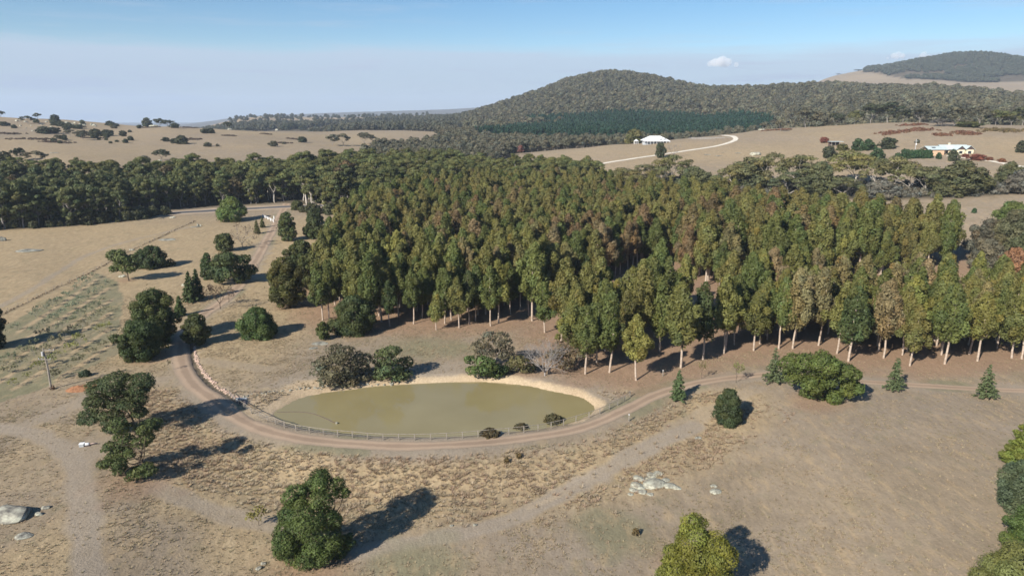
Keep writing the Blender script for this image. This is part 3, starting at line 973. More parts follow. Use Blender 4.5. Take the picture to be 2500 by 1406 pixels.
def envelope_lobes(H, base, W, prof, n, lr, rng, flat=1.0, core=True, asym=0.15):
    """lobes on the surface of a body of revolution; prof(t) gives the relative half width at height t"""
    out = []
    ph = rng.rand() * 6
    cx, cy = rng.normal(size=2) * W * 0.03
    for i in range(n):
        t = (i + rng.uniform(0.1, 0.9)) / n
        a = ph + i * 2.39996 + rng.normal() * 0.3
        rad = prof(t) * W / 2 * (1 + asym * rng.normal())
        k = lr * rng.uniform(0.7, 1.3) * (0.6 + 0.4 * min(1, prof(t) * 1.3))
        rr = max(0.0, rad - k * 0.75)
        z = base + (H - base) * t
        z = min(z, H - k * flat * 0.8)
        out.append((np.array([cx + cos(a) * rr, cy + sin(a) * rr, z]), (k, k, k * flat)))
    if core:
        for t in np.linspace(0.12, 0.85, 6):
            w = max(0.3, prof(t) * W / 2 - lr * 0.6)
            out.append((np.array([cx, cy, base + (H - base) * t]), (w, w, (H - base) * 0.16)))
    return out


def tree_plantation(seed, H=17.5, W=5.6, bole=0.36, dens=12.0, size=0.29, name='plantation_gum'):
    rng = np.random.RandomState(seed)
    prof = lambda t: (min(1, (t + 0.08) / 0.28) ** 0.7) * (1 - max(0, (t - 0.2) / 0.82) ** 1.45) + 0.06
    base = H * bole
    lobes = envelope_lobes(H, base, W, prof, 40, W * 0.175, rng, 1.7, True, 0.27)
    V = lobes_to_leaves(lobes, dens, size, rng, 0.6, -0.6, 0.38)
    mb = MB()
    top = np.array([rng.normal() * 0.5, rng.normal() * 0.5, H * 0.9])
    pts = limb(mb, (0, 0, -0.3), top, H * 0.0135, 0.05, rng, 0.012, 7, 6)
    for i in range(9):
        t = rng.uniform(bole * 0.95, 0.8)
        p = np.array(pts[0]) + (np.array(pts[-1]) - pts[0]) * t
        a = rng.rand() * 6.28
        L = W * 0.36 * (1.1 - t)
        limb(mb, p, p + np.array([cos(a) * L, sin(a) * L, L * 1.5]), 0.07, 0.02, rng, 0.1, 3, 4)
    return mb.mesh(name + '_trunk', M['bark_pale'], True), crown_mesh(name + '_crown', [V])


def tree_gum(seed, H=22, W=14, bole=0.3, nl=13, dens=6.0, size=0.46, flat=0.55, bark='bark_white', name='native_gum', lr=0.17, low=-0.25, skirt=0):
    """spreading eucalypt: pale forked limbs that carry separate domes of leaves"""
    rng = np.random.RandomState(seed)
    mb = MB()
    fork = np.array([rng.normal() * 0.4, rng.normal() * 0.4, H * bole])
    limb(mb, (0, 0, -0.4), fork, H * 0.02, H * 0.015, rng, 0.05, 4, 7)
    lobes = []
    ns = 4
    subs = []
    for i in range(ns):
        a = i * 2 * pi / ns + rng.normal() * 0.4
        L = W * 0.22 * rng.uniform(0.7, 1.2)
        e = fork + np.array([cos(a) * L, sin(a) * L, H * rng.uniform(0.16, 0.3)])
        limb(mb, fork, e, H * 0.011, H * 0.007, rng, 0.12, 4, 5)
        subs.append(e)
    for i in range(nl):
        a = i * 2.39996 + rng.normal() * 0.3
        q = math.sqrt((i + 0.5) / nl)
        rad = q * W / 2 * 0.82
        z = H * (0.9 - 0.34 * q ** 2.2 + rng.normal() * 0.045)
        c = np.array([cos(a) * rad, sin(a) * rad, z])
        k = W * lr * rng.uniform(0.75, 1.3)
        lobes.append((c, (k, k * rng.uniform(0.85, 1.15), k * flat * rng.uniform(0.85, 1.2))))
        s = subs[int(np.argmin([np.linalg.norm(c[:2] - e[:2]) for e in subs]))]
        limb(mb, s, c - np.array([0, 0, k * flat * 0.3]), H * 0.006, 0.03, rng, 0.15, 4, 4)
        if rng.rand() < 0.75:
            c2 = c + np.array([rng.normal() * k * 0.7, rng.normal() * k * 0.7, -k * flat * rng.uniform(0.9, 1.6)])
            lobes.append((c2, (k * 0.6, k * 0.6, k * flat * 0.7)))
    for i in range(skirt):
        a = i * 2.39996 + 1.0
        k = W * 0.14 * rng.uniform(0.8, 1.3)
        rad = W * rng.uniform(0.18, 0.4)
        c = np.array([cos(a) * rad, sin(a) * rad, H * rng.uniform(0.2, 0.55)])
        lobes.append((c, (k, k, k * 0.75)))
        limb(mb, (0, 0, c[2] * 0.8), c, H * 0.005, 0.03, rng, 0.1, 3, 4)
    V = lobes_to_leaves(lobes, dens, size, rng, 0.55, low, 0.33, 0.13)
    return mb.mesh(name + '_trunk', M[bark], True), crown_mesh(name + '_crown', [V])


PROFS = {
    'round': lambda t: max(0.05, (1 - (2 * t - 0.9) ** 2 / 1.21)) ** 0.5,
    'egg': lambda t: max(0.05, min(1, (t + 0.12) / 0.3) ** 0.6 * (1 - max(0, (t - 0.3) / 0.72) ** 2) ** 0.6),
    'dome': lambda t: max(0.05, (1 - t ** 2.2) ** 0.55),
    'cone': lambda t: max(0.05, 1.05 - t) ** 0.85,
    'spindle': lambda t: max(0.06, min(1, (t + 0.15) / 0.35) * (1.02 - t) ** 0.6 * 1.15),
}


def tree_dense(seed, H, W, base=0.06, prof='egg', nl=38, lr=0.15, dens=10, size=0.36, bark='bark_dark', name='tree', flat=0.95, jitter=0.36, asym=0.15, tv=0.14):
    rng = np.random.RandomState(seed)
    lobes = envelope_lobes(H, H * base, W, PROFS[prof], nl, W * lr, rng, flat, True, asym)
    V = lobes_to_leaves(lobes, dens, size, rng, 0.62, -0.8, jitter, tv)
    mb = MB()
    limb(mb, (0, 0, -0.3), (0, 0, H * 0.7), max(0.12, H * 0.02), 0.05, rng, 0.05, 5, 6)
    for i in range(8):
        a = rng.rand() * 6.28
        p = np.array([0, 0, H * rng.uniform(base + 0.04, 0.5)])
        limb(mb, p, p + np.array([cos(a) * W * 0.3, sin(a) * W * 0.3, H * 0.2]), H * 0.008, 0.02, rng, 0.12, 3, 4)
    return mb.mesh(name + '_trunk', M[bark], True), crown_mesh(name + '_crown', [V])


def tree_lobes(seed, spec, H, dens=9, size=0.36, bark='bark_dark', name='tree', flat=0.6, split=5, stems=((0, 0),), low=-0.5, tv=0.16, open_=0.6, trunk_r=0.02):
    """tree from hand-placed foliage masses (x, y, z, r): each mass becomes a cluster of small clumps carried by a limb"""
    rng = np.random.RandomState(seed)
    lobes, mb = [], MB()
    forks = []
    for sx, sy in stems:
        e = np.array([sx * 1.6 + rng.normal() * 0.3, sy * 1.6 + rng.normal() * 0.3, H * 0.28])
        limb(mb, (sx * 0.4, sy * 0.4, -0.3), e, H * trunk_r, H * trunk_r * 0.7, rng, 0.06, 4, 6)
        forks.append(e)
    for x, y, z, r in spec:
        c = np.array([x, y, z], float)
        f = forks[int(np.argmin([np.linalg.norm(c[:2] - q[:2]) for q in forks]))]
        if z > f[2] * 0.8:
            limb(mb, f, c - (0, 0, r * 0.25), H * 0.009, 0.04, rng, 0.18, 5, 5)
        else:
            limb(mb, f * np.array([0.5, 0.5, 0.4]), c, H * 0.007, 0.03, rng, 0.18, 4, 5)
        for i in range(split):
            d = rng.normal(size=3)
            d /= np.linalg.norm(d)
            k = r * rng.uniform(0.42, 0.68)
            p = c + d * np.array([1, 1, flat]) * r * open_
            p[2] = max(p[2], k * 0.5)
            lobes.append((p, (k, k, k * flat)))
            if rng.rand() < 0.6:
                limb(mb, c, p, H * 0.004, 0.015, rng, 0.1, 2, 4)
    V = lobes_to_leaves(lobes, dens, size, rng, 0.55, low, 0.36, tv)
    return mb.mesh(name + '_trunk', M[bark], True), crown_mesh(name + '_crown', [V])


def tree_conifer(seed, H, W, levels=15, dens=9, size=0.3, droop=0.25, name='conifer', sparse=0.0):
    """whorls of flat, drooping sprays up a straight leader"""
    rng = np.random.RandomState(seed)
    mb = MB()
    limb(mb, (0, 0, -0.3), (0, 0, H * 0.98), H * 0.018, 0.03, rng, 0.0, 4, 6)
    C, N = [], []
    for i in range(levels):
        t = (i + 0.3) / levels
        L = W / 2 * (1 - t) ** 0.85 + 0.12
        nb = int(5 + 5 * (1 - t))
        for k in range(nb):
            if rng.rand() < sparse:
                continue
            a = k * 2 * pi / nb + i * 0.9 + rng.normal() * 0.2
            l = L * rng.uniform(0.7, 1.12)
            z = H * (0.05 + 0.95 * t) + rng.normal() * H * 0.012
            m = max(4, int(l * dens))
            s = rng.uniform(0.12, 1, m)
            wv = (rng.rand(m) - 0.5) * l * 0.55 * (1.1 - s)
            p = np.stack([cos(a) * s * l - sin(a) * wv, sin(a) * s * l + cos(a) * wv, z + s * l * 0.28 - droop * (s ** 2) * l + rng.normal(size=m) * 0.06], 1)
            C.append(p)
            nn = np.tile(np.array([cos(a) * 0.5, sin(a) * 0.5, 0.9]), (m, 1))
            N.append(nn)
            if i % 2 == 0:
                mb.tube([(0, 0, z), (cos(a) * l * 0.7, sin(a) * l * 0.7, z + l * 0.1)], [0.03, 0.01], 4)
    C, N = np.concatenate(C), np.concatenate(N)
    N /= np.linalg.norm(N, axis=1)[:, None]
    V = leaf_cards(C, N, size, rng, 2.0, 0.5)
    return mb.mesh(name + '_trunk', M['bark_dark'], True), crown_mesh(name + '_crown', [V])


def tree_bare(seed, H, W, depth=5, leaves=0, size=0.25, bark='bark_grey', name='bare_tree', stems=3, spread=0.7, r0=0.014, low_fork=0.12):
    """twiggy tree: forked branch work with few or no leaves"""
    rng = np.random.RandomState(seed)
    mb = MB()
    tips = []

    def grow(p, d, L, r, k):
        e = p + d * L
        mid = (p + e) / 2 + rng.normal(size=3) * L * 0.06
        mb.tube([p, mid, e], [r, r * 0.85, r * 0.68], 4 if k < depth - 1 else 5, cap=False)
        if k <= 1:
            tips.append(e)
        if k == 0:
            return
        for _ in range(rng.randint(2, 4)):
            dd = d + rng.normal(size=3) * spread * np.array([1, 1, 0.6])
            dd[2] += 0.12
            dd /= np.linalg.norm(dd)
            grow(e, dd, L * rng.uniform(0.6, 0.85), r * 0.62, k - 1)
    fork = np.array([0, 0, H * low_fork])
    mb.tube([(0, 0, -0.3), fork], [H * r0 * 1.3, H * r0 * 1.1], 6)
    for i in range(stems):
        a = i * 2 * pi / stems + rng.normal() * 0.3
        d = np.array([cos(a) * W / H * 0.75, sin(a) * W / H * 0.75, 0.8])
        grow(fork, d / np.linalg.norm(d), H * 0.3, H * r0 * 0.8, depth)
    tr = mb.mesh(name + '_trunk', M[bark], True)
    if leaves:
        tips = np.array(tips)
        c = tips[rng.randint(0, len(tips), leaves)] + rng.normal(size=(leaves, 3)) * 0.22
        nn = np.tile([[0.0, 0, 1]], (leaves, 1))
        return tr, crown_mesh(name + '_crown', [leaf_cards(c, nn, size, rng, 1.8, 0.8)])
    return tr, None


def one_mesh(name, tr, cr):
    """trunk and crown as one mesh for trees too small in the picture to show their parts"""
    out = []
    V, F, T, fm, k = [], [], [], [], 0
    for mi, me in enumerate((tr, cr)):
        n = len(me.vertices)
        v = np.empty(n * 3, np.float32); me.vertices.foreach_get('co', v)
        V.append(v.reshape(-1, 3))
        t = np.ones((n, 4), np.float32)
        if 'tint' in me.attributes:
            q = np.empty(n * 4, np.float32); me.attributes['tint'].data.foreach_get('color', q); t = q.reshape(-1, 4)
        T.append(t)
        ls = np.empty(len(me.loops), np.int32); me.loops.foreach_get('vertex_index', ls)
        sz = np.empty(len(me.polygons), np.int32); me.polygons.foreach_get('loop_total', sz)
        st = np.concatenate([[0], np.cumsum(sz)[:-1]])
        for s in (3, 4):
            sel = st[sz == s]
            if len(sel):
                F.append(ls[sel[:, None] + np.arange(s)] + k)
                fm.append(np.full(len(sel), mi))
        k += n
    # faces must be grouped by size in order
    return mesh_np(name, np.concatenate(V), F, [tr.materials[0], LEAF], fm=np.concatenate(fm), attrs={'tint': np.concatenate(T)})


def plant(name, me, p, color, label, cat, rotz=0.0, scale=1.0, group=None, sink=0.0, lean=None):
    """a tree as a thing: an empty at its foot with trunk and crown"""
    o = empty(name, (p[0], p[1], p[2] - sink), rotz, scale)
    tr, cr = me
    if tr is not None:
        obj('trunk', tr, o)
    if cr is not None:
        obj('crown', cr, o, color=color)
    if lean is not None:
        o.rotation_euler = (lean[0], lean[1], rotz)
    return tag(o, label, cat, group)


# points instanced as one uncountable mass
_scat = [0]


def scatter(name, pts, meshes, label, cat, color=(1, 1, 1), smin=0.8, smax=1.2, seed=1, mats=None, zscale=None, sc=None, tilt=0.0, wide=None):
    """one object of kind stuff: copies of a few meshes on many points (geometry nodes)"""
    rng = np.random.RandomState(seed)
    pts = np.asarray(pts, np.float32)
    n = len(pts)
    s = rng.uniform(smin, smax, n) if sc is None else np.asarray(sc)
    me = bpy.data.meshes.new(name)
    me.vertices.add(n)
    me.vertices.foreach_set('co', pts.ravel())
    for k, a in (('siz', s), ('wid', s if wide is None else np.asarray(wide)), ('yaw', rng.uniform(0, 6.283, n)), ('pick', rng.randint(0, len(meshes), n).astype(np.float32)), ('lean', rng.normal(size=n) * tilt)):
        at = me.attributes.new(k, 'FLOAT', 'POINT')
        at.data.foreach_set('value', np.asarray(a, np.float32))
    me.update()
    o = obj(name, me, color=color)
    ng = bpy.data.node_groups.new(name + '_nodes', 'GeometryNodeTree')
    ng.interface.new_socket('Geometry', in_out='INPUT', socket_type='NodeSocketGeometry')
    ng.interface.new_socket('Geometry', in_out='OUTPUT', socket_type='NodeSocketGeometry')
    gi, go = ng.nodes.new('NodeGroupInput'), ng.nodes.new('NodeGroupOutput')
    join = ng.nodes.new('GeometryNodeJoinGeometry')
    for k, m in enumerate(meshes):
        src = bpy.data.objects.new(name + '_source', m)
        oi = ng.nodes.new('GeometryNodeObjectInfo')
        oi.inputs['Object'].default_value = src
        oi.inputs['As Instance'].default_value = False
        g2 = ng.nodes.new('GeometryNodeGeometryToInstance')
        ng.links.new(oi.outputs['Geometry'], g2.inputs[0])
        ng.links.new(g2.outputs[0], join.inputs[0])
    ip = ng.nodes.new('GeometryNodeInstanceOnPoints')
    ip.inputs['Pick Instance'].default_value = True

    def named(k):
        q = ng.nodes.new('GeometryNodeInputNamedAttribute')
        q.data_type = 'FLOAT'
        q.inputs['Name'].default_value = k
        return q.outputs['Attribute']
    cx = ng.nodes.new('ShaderNodeCombineXYZ')
    ng.links.new(named('yaw'), cx.inputs[2])
    ng.links.new(named('lean'), cx.inputs[0])
    e2r = ng.nodes.new('FunctionNodeEulerToRotation')
    ng.links.new(cx.outputs[0], e2r.inputs[0])
    ng.links.new(gi.outputs[0], ip.inputs['Points'])
    ng.links.new(join.outputs[0], ip.inputs['Instance'])
    ng.links.new(named('pick'), ip.inputs['Instance Index'])
    ng.links.new(e2r.outputs[0], ip.inputs['Rotation'])
    cs = ng.nodes.new('ShaderNodeCombineXYZ')
    ng.links.new(named('wid'), cs.inputs[0])
    ng.links.new(named('wid'), cs.inputs[1])
    ng.links.new(named('siz'), cs.inputs[2])
    ng.links.new(cs.outputs[0], ip.inputs['Scale'])
    ng.links.new(ip.outputs[0], go.inputs[0])
    md = o.modifiers.new('copies', 'NODES')
    md.node_group = ng
    tag(o, label, cat, kind='stuff')
    return o


def poisson(poly, d, rng, jitter=0.3, avoid=(), hexa=True):
    """jittered lattice points inside a world polygon"""
    poly = np.asarray(poly)
    x0, y0 = poly.min(0); x1, y1 = poly.max(0)
    xs = np.arange(x0, x1, d); ys = np.arange(y0, y1, d * (0.866 if hexa else 1))
    X, Y = np.meshgrid(xs, ys)
    if hexa:
        X = X + (np.arange(len(ys)) % 2)[:, None] * d / 2
    X = X.ravel() + rng.uniform(-1, 1, X.size) * d * jitter
    Y = Y.ravel() + rng.uniform(-1, 1, Y.size) * d * jitter
    k = inside(X, Y, poly)
    return np.stack([X[k], Y[k]], 1)


def with_z(xy, f=None):
    xy = np.asarray(xy)
    return np.concatenate([xy, (f or h)(xy[:, 0], xy[:, 1])[:, None]], 1)


def px_of(p):
    """image position of a world point"""
    p = np.asarray(p, float).reshape(-1, 3) - np.array([0, 0, CAM_H])
    fwd = p[:, 1] * cos(PITCH) - p[:, 2] * sin(PITCH)
    up = p[:, 1] * sin(PITCH) + p[:, 2] * cos(PITCH)
    return np.stack([1250 + FPX * p[:, 0] / fwd, 703 - FPX * up / fwd], 1), fwd
# ------------------------------------------------------------------ the gum plantation
rs = np.random.RandomState(7)
G_OLIVE, G_GREEN, G_RUST, G_BRIGHT = (0.142, 0.140, 0.041), (0.096, 0.114, 0.032), (0.215, 0.158, 0.092), (0.160, 0.162, 0.042)
GUMS = [tree_plantation(100 + i, 18.0 + 0.6 * (i % 3), 5.3 + 0.4 * (i % 4), 0.3 + 0.03 * (i % 3)) for i in range(8)]
ORD = ['first', 'second', 'third', 'fourth', 'fifth', 'sixth', 'seventh', 'eighth', 'ninth', 'tenth', 'eleventh', 'twelfth', 'thirteenth', 'fourteenth', 'fifteenth', 'sixteenth', 'seventeenth', 'eighteenth']
# front row read off the photograph: foot u, v, top v, width scale, tone, label
FRONT = [
    (788, 782, 640, 1.0, 'g', 'pale trunked gum at the near left corner of the plantation, left of a twin'),
    (804, 778, 640, 1.0, 'g', 'pale trunked gum at the plantation corner, right of its twin'),
    (895, 738, 600, 1.1, 'g', 'gum whose pale bole rises behind the round wattle with red litter'),
    (912, 745, 640, 0.9, 'g', 'slim gum just right behind the round wattle with red litter'),
    (952, 797, 690, 0.75, 'd', 'dark slim gum right of the round wattle with red litter'),
    (1010, 791, 668, 1.0, 'g', 'full green front row gum right of the slim dark one'),
    (1065, 806, 715, 0.8, 'o', 'small olive gum standing out in front of the plantation edge'),
    (1086, 790, 660, 0.9, 'g', 'front row gum right behind the small olive one'),
    (1102, 781, 640, 0.9, 'o', 'gum two trunks right of the small olive one, slightly back'),
    (1121, 800, 682, 1.0, 'o', 'front row gum with white bole left of the pond trees gap'),
    (1146, 791, 670, 1.0, 'd', 'dark crowned front row gum right of a white boled one'),
    (1161, 784, 650, 0.9, 'g', 'front row gum partly behind a dark crowned neighbour'),
    (1198, 796, 655, 1.1, 'g', 'front row gum with a forked bole above the pond'),
    (1217, 789, 645, 1.0, 'b', 'yellow green topped gum next to the fork boled one'),
    (1246, 768, 640, 1.0, 'g', 'gum left of the thick white trunk'),
    (1299, 783, 600, 1.25, 'g', 'tall gum with a thick white trunk at the end of the left block'),
    (1330, 812, 688, 1.15, 'g', 'leafy gum with foliage to the ground behind the grey dead shrub'),
    (1390, 880, 740, 1.15, 'o', 'olive gum above the grey dead shrub'),
    (1429, 913, 755, 1.1, 'g', 'front row gum immediately right of the grey dead shrub'),
    (1456, 885, 740, 0.9, 'g', 'gum set back between two front row trunks by the pond'),
    (1488, 909, 715, 1.1, 'g', 'tall front row gum two trunks right of the grey dead shrub'),
    (1553, 928, 780, 1.05, 'b', 'bright green gum standing farthest forward near the pond corner'),
    (1610, 858, 690, 1.1, 'g', 'gum left of the broad front gum, across the dark lane'),
    (1662, 898, 697, 1.3, 'o', 'broad olive gum with white trunk beside the wide shadow'),
    (1716, 878, 690, 1.2, 'd', 'dark gum right of the broad olive front gum'),
    (1840, 856, 715, 1.15, 'o', 'front row gum with olive left side, above the first cedar'),
    (1901, 851, 690, 1.0, 'g', 'slim front row gum left of the wattle by the track'),
    (1935, 851, 655, 1.05, 'r', 'rusty crowned front row gum behind the wattle by the track'),
    (1998, 843, 660, 1.05, 'r', 'second rusty crowned gum right of the wattle'),
    (2043, 863, 700, 1.0, 'o', 'front row gum just left of the big dark green one'),
    (2071, 882, 700, 1.45, 'd', 'big dark green gum in the front row right of the wattle'),
    (2157, 874, 690, 1.05, 'r', 'thin rusty gum right of the big dark green one'),
    (2221, 893, 745, 1.2, 'o', 'front row gum left of the tall leaning boled one'),
    (2306, 888, 700, 1.2, 'g', 'tall front row gum with a long pale bole and side branch'),
    (2386, 881, 725, 1.25, 'b', 'yellow green front row gum above the last cedar'),
    (2470, 874, 690, 1.2, 'o', 'front row gum with twin pale boles at the right edge'),
    (2494, 876, 690, 1.1, 'g', 'last front row gum cut by the right edge'),
]
TONE = {'g': G_GREEN, 'd': (0.060, 0.078, 0.026), 'o': G_OLIVE, 'b': G_BRIGHT, 'r': G_RUST}
front_xy = []
for i, (u, v, tv, ws, tone, lab) in enumerate(FRONT):
    p = P(u, v)
    depth = px_of(p)[1][0]
    k = GUMS[i % len(GUMS)]
    # height whose top lands on the row tv
    z = p[2]
    lo, hi = 5.0, 40.0
    for _ in range(25):
        m = (lo + hi) / 2
        if px_of((p[0], p[1], p[2] + m))[0][0][1] > tv:
            lo = m
        else:
            hi = m
    s = min(lo, 24.0) / 18.0
    c = np.array(TONE[tone]) * rs.uniform(0.9, 1.1)
    if tone == 'r':
        c = c * 0.6 + np.array(G_OLIVE) * 0.4
    plant('plantation_gum', k, p, c, lab, 'gum tree', rs.rand() * 6.28, (0.5 * s + 0.5 * ws * 1.05, 0.5 * s + 0.5 * ws * 1.05, s), 'gums of the plantation front row', lean=rs.normal(size=2) * 0.02)
    front_xy.append(p[:2])
front_xy = np.array(front_xy)

LANES = [([(1270, 825), (1400, 735), (1520, 690), (1640, 650)], 5.0), ([(1585, 935), (1650, 860), (1720, 790), (1780, 735)], 5.5),
         ([(1700, 748), (1860, 712), (2060, 698), (2200, 690), (2380, 672)], 7.0)]
# planted in rows that run away to the upper right
ra = radians(58)
c_, s_ = cos(ra), sin(ra)
pr = PLANT @ np.array([[c_, -s_], [s_, c_]])
A_, B_ = np.meshgrid(np.arange(pr[:, 0].min(), pr[:, 0].max(), 4.4), np.arange(pr[:, 1].min(), pr[:, 1].max(), 6.2))
A_ = A_.ravel() + rs.uniform(-1, 1, A_.size) * 1.1
B_ = B_.ravel() + rs.uniform(-1, 1, B_.size) * 0.85
pl = np.stack([A_ * c_ - B_ * s_, A_ * s_ + B_ * c_], 1)
pl = pl[inside(pl[:, 0], pl[:, 1], PLANT)]
pl = pl[rs.rand(len(pl)) > 0.07]
lane_l = [(line_px(a, 3), w) for a, w in LANES]
for L, w in lane_l:
    pl = pl[dist_line(pl[:, 0], pl[:, 1], L) > w]
dmin = np.array([np.hypot(*(front_xy - q).T).min() for q in pl])
pl = pl[dmin > 4.6]
# keep behind the front row trunks
pl = pl[dist_line(pl[:, 0], pl[:, 1], PLANT, True) > 1.2]
pl3 = with_z(pl)
uv, dep = px_of(pl3)
vis = (uv[:, 0] > -150) & (uv[:, 0] < 2650)
pl3, uv, dep = pl3[vis], uv[vis], dep[vis]
gapA = (uv[:, 0] > 1800) & (uv[:, 1] > 700) & (uv[:, 1] < np.interp(uv[:, 0], [1800, 1950, 2100, 2350, 2500, 2650], [722, 742, 760, 760, 785, 800]))
gapB = (uv[:, 0] > 1290) & (uv[:, 0] < 1720) & (uv[:, 1] > np.interp(uv[:, 0], [1300, 1400, 1500, 1620, 1720], [788, 728, 692, 664, 700])) & (uv[:, 1] < np.interp(uv[:, 0], [1300, 1400, 1500, 1600, 1720], [825, 815, 795, 762, 735]))
ok_ = ~(gapA | gapB)
pl3, uv, dep = pl3[ok_], uv[ok_], dep[ok_]
tall = 1.0 + 0.16 * sstep(1560, 1750, uv[:, 0]) * (uv[:, 1] < 705) - 0.05 * (uv[:, 0] > 1750) * (uv[:, 1] > 710)
rustp = 0.08 + 0.45 * np.exp(-(((uv[:, 0] - 1480) / 300) ** 2 + ((uv[:, 1] - 690) / 60) ** 2)) + 0.45 * np.exp(-(((uv[:, 0] - 2080) / 190) ** 2 + ((uv[:, 1] - 790) / 50) ** 2)) + 0.2 * np.exp(-(((uv[:, 0] - 1050) / 200) ** 2 + ((uv[:, 1] - 640) / 60) ** 2))
order = np.argsort(dep)
rest = {'g': [], 'o': [], 'r': []}
N_IND = 258
TWORD = {'g': 'green', 'o': 'olive', 'b': 'yellow green', 'r': 'rusty brown'}


def where_in_plantation(u, v):
    deep = v < 720 if u < 1340 else v < 700 if u > 1750 else v < 690
    if u < 1000:
        w = 'above the round wattle on red litter'
    elif u < 1320:
        w = 'left of the thick white trunk'
    elif u < 1600:
        w = 'above the dead grey shrub and pond corner'
    elif u < 1900:
        w = 'above the broad olive front gum'
    elif u < 2200:
        w = 'above the spreading trackside wattle'
    else:
        w = 'near the right edge'
    return ('deep in the plantation ' if deep else 'in the near rows ') + w


for n_, i in enumerate(order):
    q = rs.rand()
    tone = 'r' if q < rustp[i] * 0.8 else ('b' if rs.rand() < (0.3 if uv[i, 0] > 1350 and uv[i, 1] < 660 else 0.1) else 'o' if rs.rand() < 0.6 else 'g')
    s = tall[i] * rs.uniform(0.76, 1.16)
    sw = s * np.interp(pl3[i][1], [190, 230, 280, 340], [1.05, 1.1, 1.16, 1.24])
    if n_ < N_IND:
        c = np.array(TONE[tone]) * rs.uniform(0.85, 1.15)
        if tone == 'r':
            w = rs.uniform(0.25, 1.0)
            c = c * w * 0.8 + np.array(G_OLIVE) * (1 - w * 0.8)
        wh = where_in_plantation(*uv[i])
        lab, grp = TWORD[tone] + ' gum ' + wh, TWORD[tone] + ' gums ' + wh
        plant('plantation_gum', GUMS[rs.randint(len(GUMS))], pl3[i], c, lab, 'gum tree', rs.rand() * 6.28, (sw * rs.uniform(0.92, 1.1),) * 2 + (s,), grp, lean=rs.normal(size=2) * 0.03)
    else:
        rest['o' if tone == 'b' else tone].append((pl3[i], s, sw))
GUM1 = [one_mesh('plantation_gum_whole', *g) for g in GUMS[:5]]
for t_, c_, lab in (('g', G_GREEN, 'green crowns of the farther plantation rows'), ('o', (0.145, 0.135, 0.042), 'olive crowns of the farther plantation rows'), ('r', (0.155, 0.112, 0.052), 'browned crowns scattered through the farther plantation rows')):
    if rest[t_]:
        scatter('plantation_gums', [a[0] for a in rest[t_]], GUM1, lab, 'plantation', c_, seed=5 + ord(t_), sc=[a[1] for a in rest[t_]], wide=[a[2] for a in rest[t_]])

# ------------------------------------------------------------------ the roadside forest
NGUMS = [tree_gum(200 + i, 20 + 1.5 * (i % 3), 11.5 + (i % 4), 0.32 + 0.05 * (i % 3), 11 + i % 4) for i in range(7)]
FP = FOREST_FLOORS[0]
NGUMD = [tree_gum(230 + i, 19 + 1.5 * (i % 3), 11 + (i % 3), 0.26, 13, 3.6, 0.65, 0.62, 'bark_grey', 'dense_gum', 0.17, -0.4, 9) for i in range(5)]
fr = poisson(FP, 8.6, rs, 0.36)
fr = fr[dist_line(fr[:, 0], fr[:, 1], HWY) > 9.5]
fr = fr[dist_line(fr[:, 0], fr[:, 1], ROAD) > 6]
f3 = with_z(fr)
fuv, fdep = px_of(f3)
k = (fuv[:, 0] > -110) & (fuv[:, 0] < 1520)
f3, fuv, fdep = f3[k], fuv[k], fdep[k]
F_DARK, F_MID = (0.080, 0.090, 0.033), (0.118, 0.126, 0.042)
rest_f = []
score = np.argsort(-(fuv[:, 1] + 0.0 * fdep))
for n_, i in enumerate(score):
    s = rs.uniform(0.82, 1.2) * (0.84 if fuv[i, 0] < 420 else 0.92 if fuv[i, 0] < 1120 else 0.8)
    if n_ < 285:
        w = rs.rand()
        dk = 1 - sstep(250, 650, fuv[i, 0]) * 0.6
        c = (np.array(F_DARK) * dk + np.array(F_MID) * (1 - dk)) * (0.8 + 0.5 * w)
        if rs.rand() < 0.06:
            c = np.array((0.11, 0.085, 0.04))
        u_ = fuv[i, 0]
        z = ('at the far left end' if u_ < 130 else 'above the flat paddock rock' if u_ < 270 else 'left of the bend of the sealed road' if u_ < 420 else 'behind the dense green roadside tree' if u_ < 620 else
             'opposite the drive entrance' if u_ < 760 else 'left behind the plantation corner' if u_ < 930 else 'behind the left plantation rows' if u_ < 1180 else 'behind the middle of the plantation')
        edge = dist_line(f3[i:i + 1, 0], f3[i:i + 1, 1], FP, True)[0] < 11 and fuv[i, 1] > 480
        z = ('edge ' if edge else 'interior ') + z
        tn = 'browned' if c[0] > c[1] else 'dark' if c[1] < 0.104 else 'olive'
        me_ = NGUMD[rs.randint(5)] if u_ < 640 or rs.rand() < 0.35 else NGUMS[rs.randint(len(NGUMS))]
        plant('forest_gum', me_, f3[i], c, tn + ' eucalypt of the native forest ' + z, 'forest tree', rs.rand() * 6.28, (s, s, s * rs.uniform(0.92, 1.1)), tn + ' forest trees ' + z)
    else:
        rest_f.append((f3[i], s))
NG1 = [one_mesh('forest_gum_whole', *g) for g in NGUMS[:4]]
if rest_f:
    scatter('forest_gums', [a[0] for a in rest_f], NG1, 'hindmost crowns of the native forest beyond the road', 'forest', F_MID, seed=3, sc=[a[1] for a in rest_f])
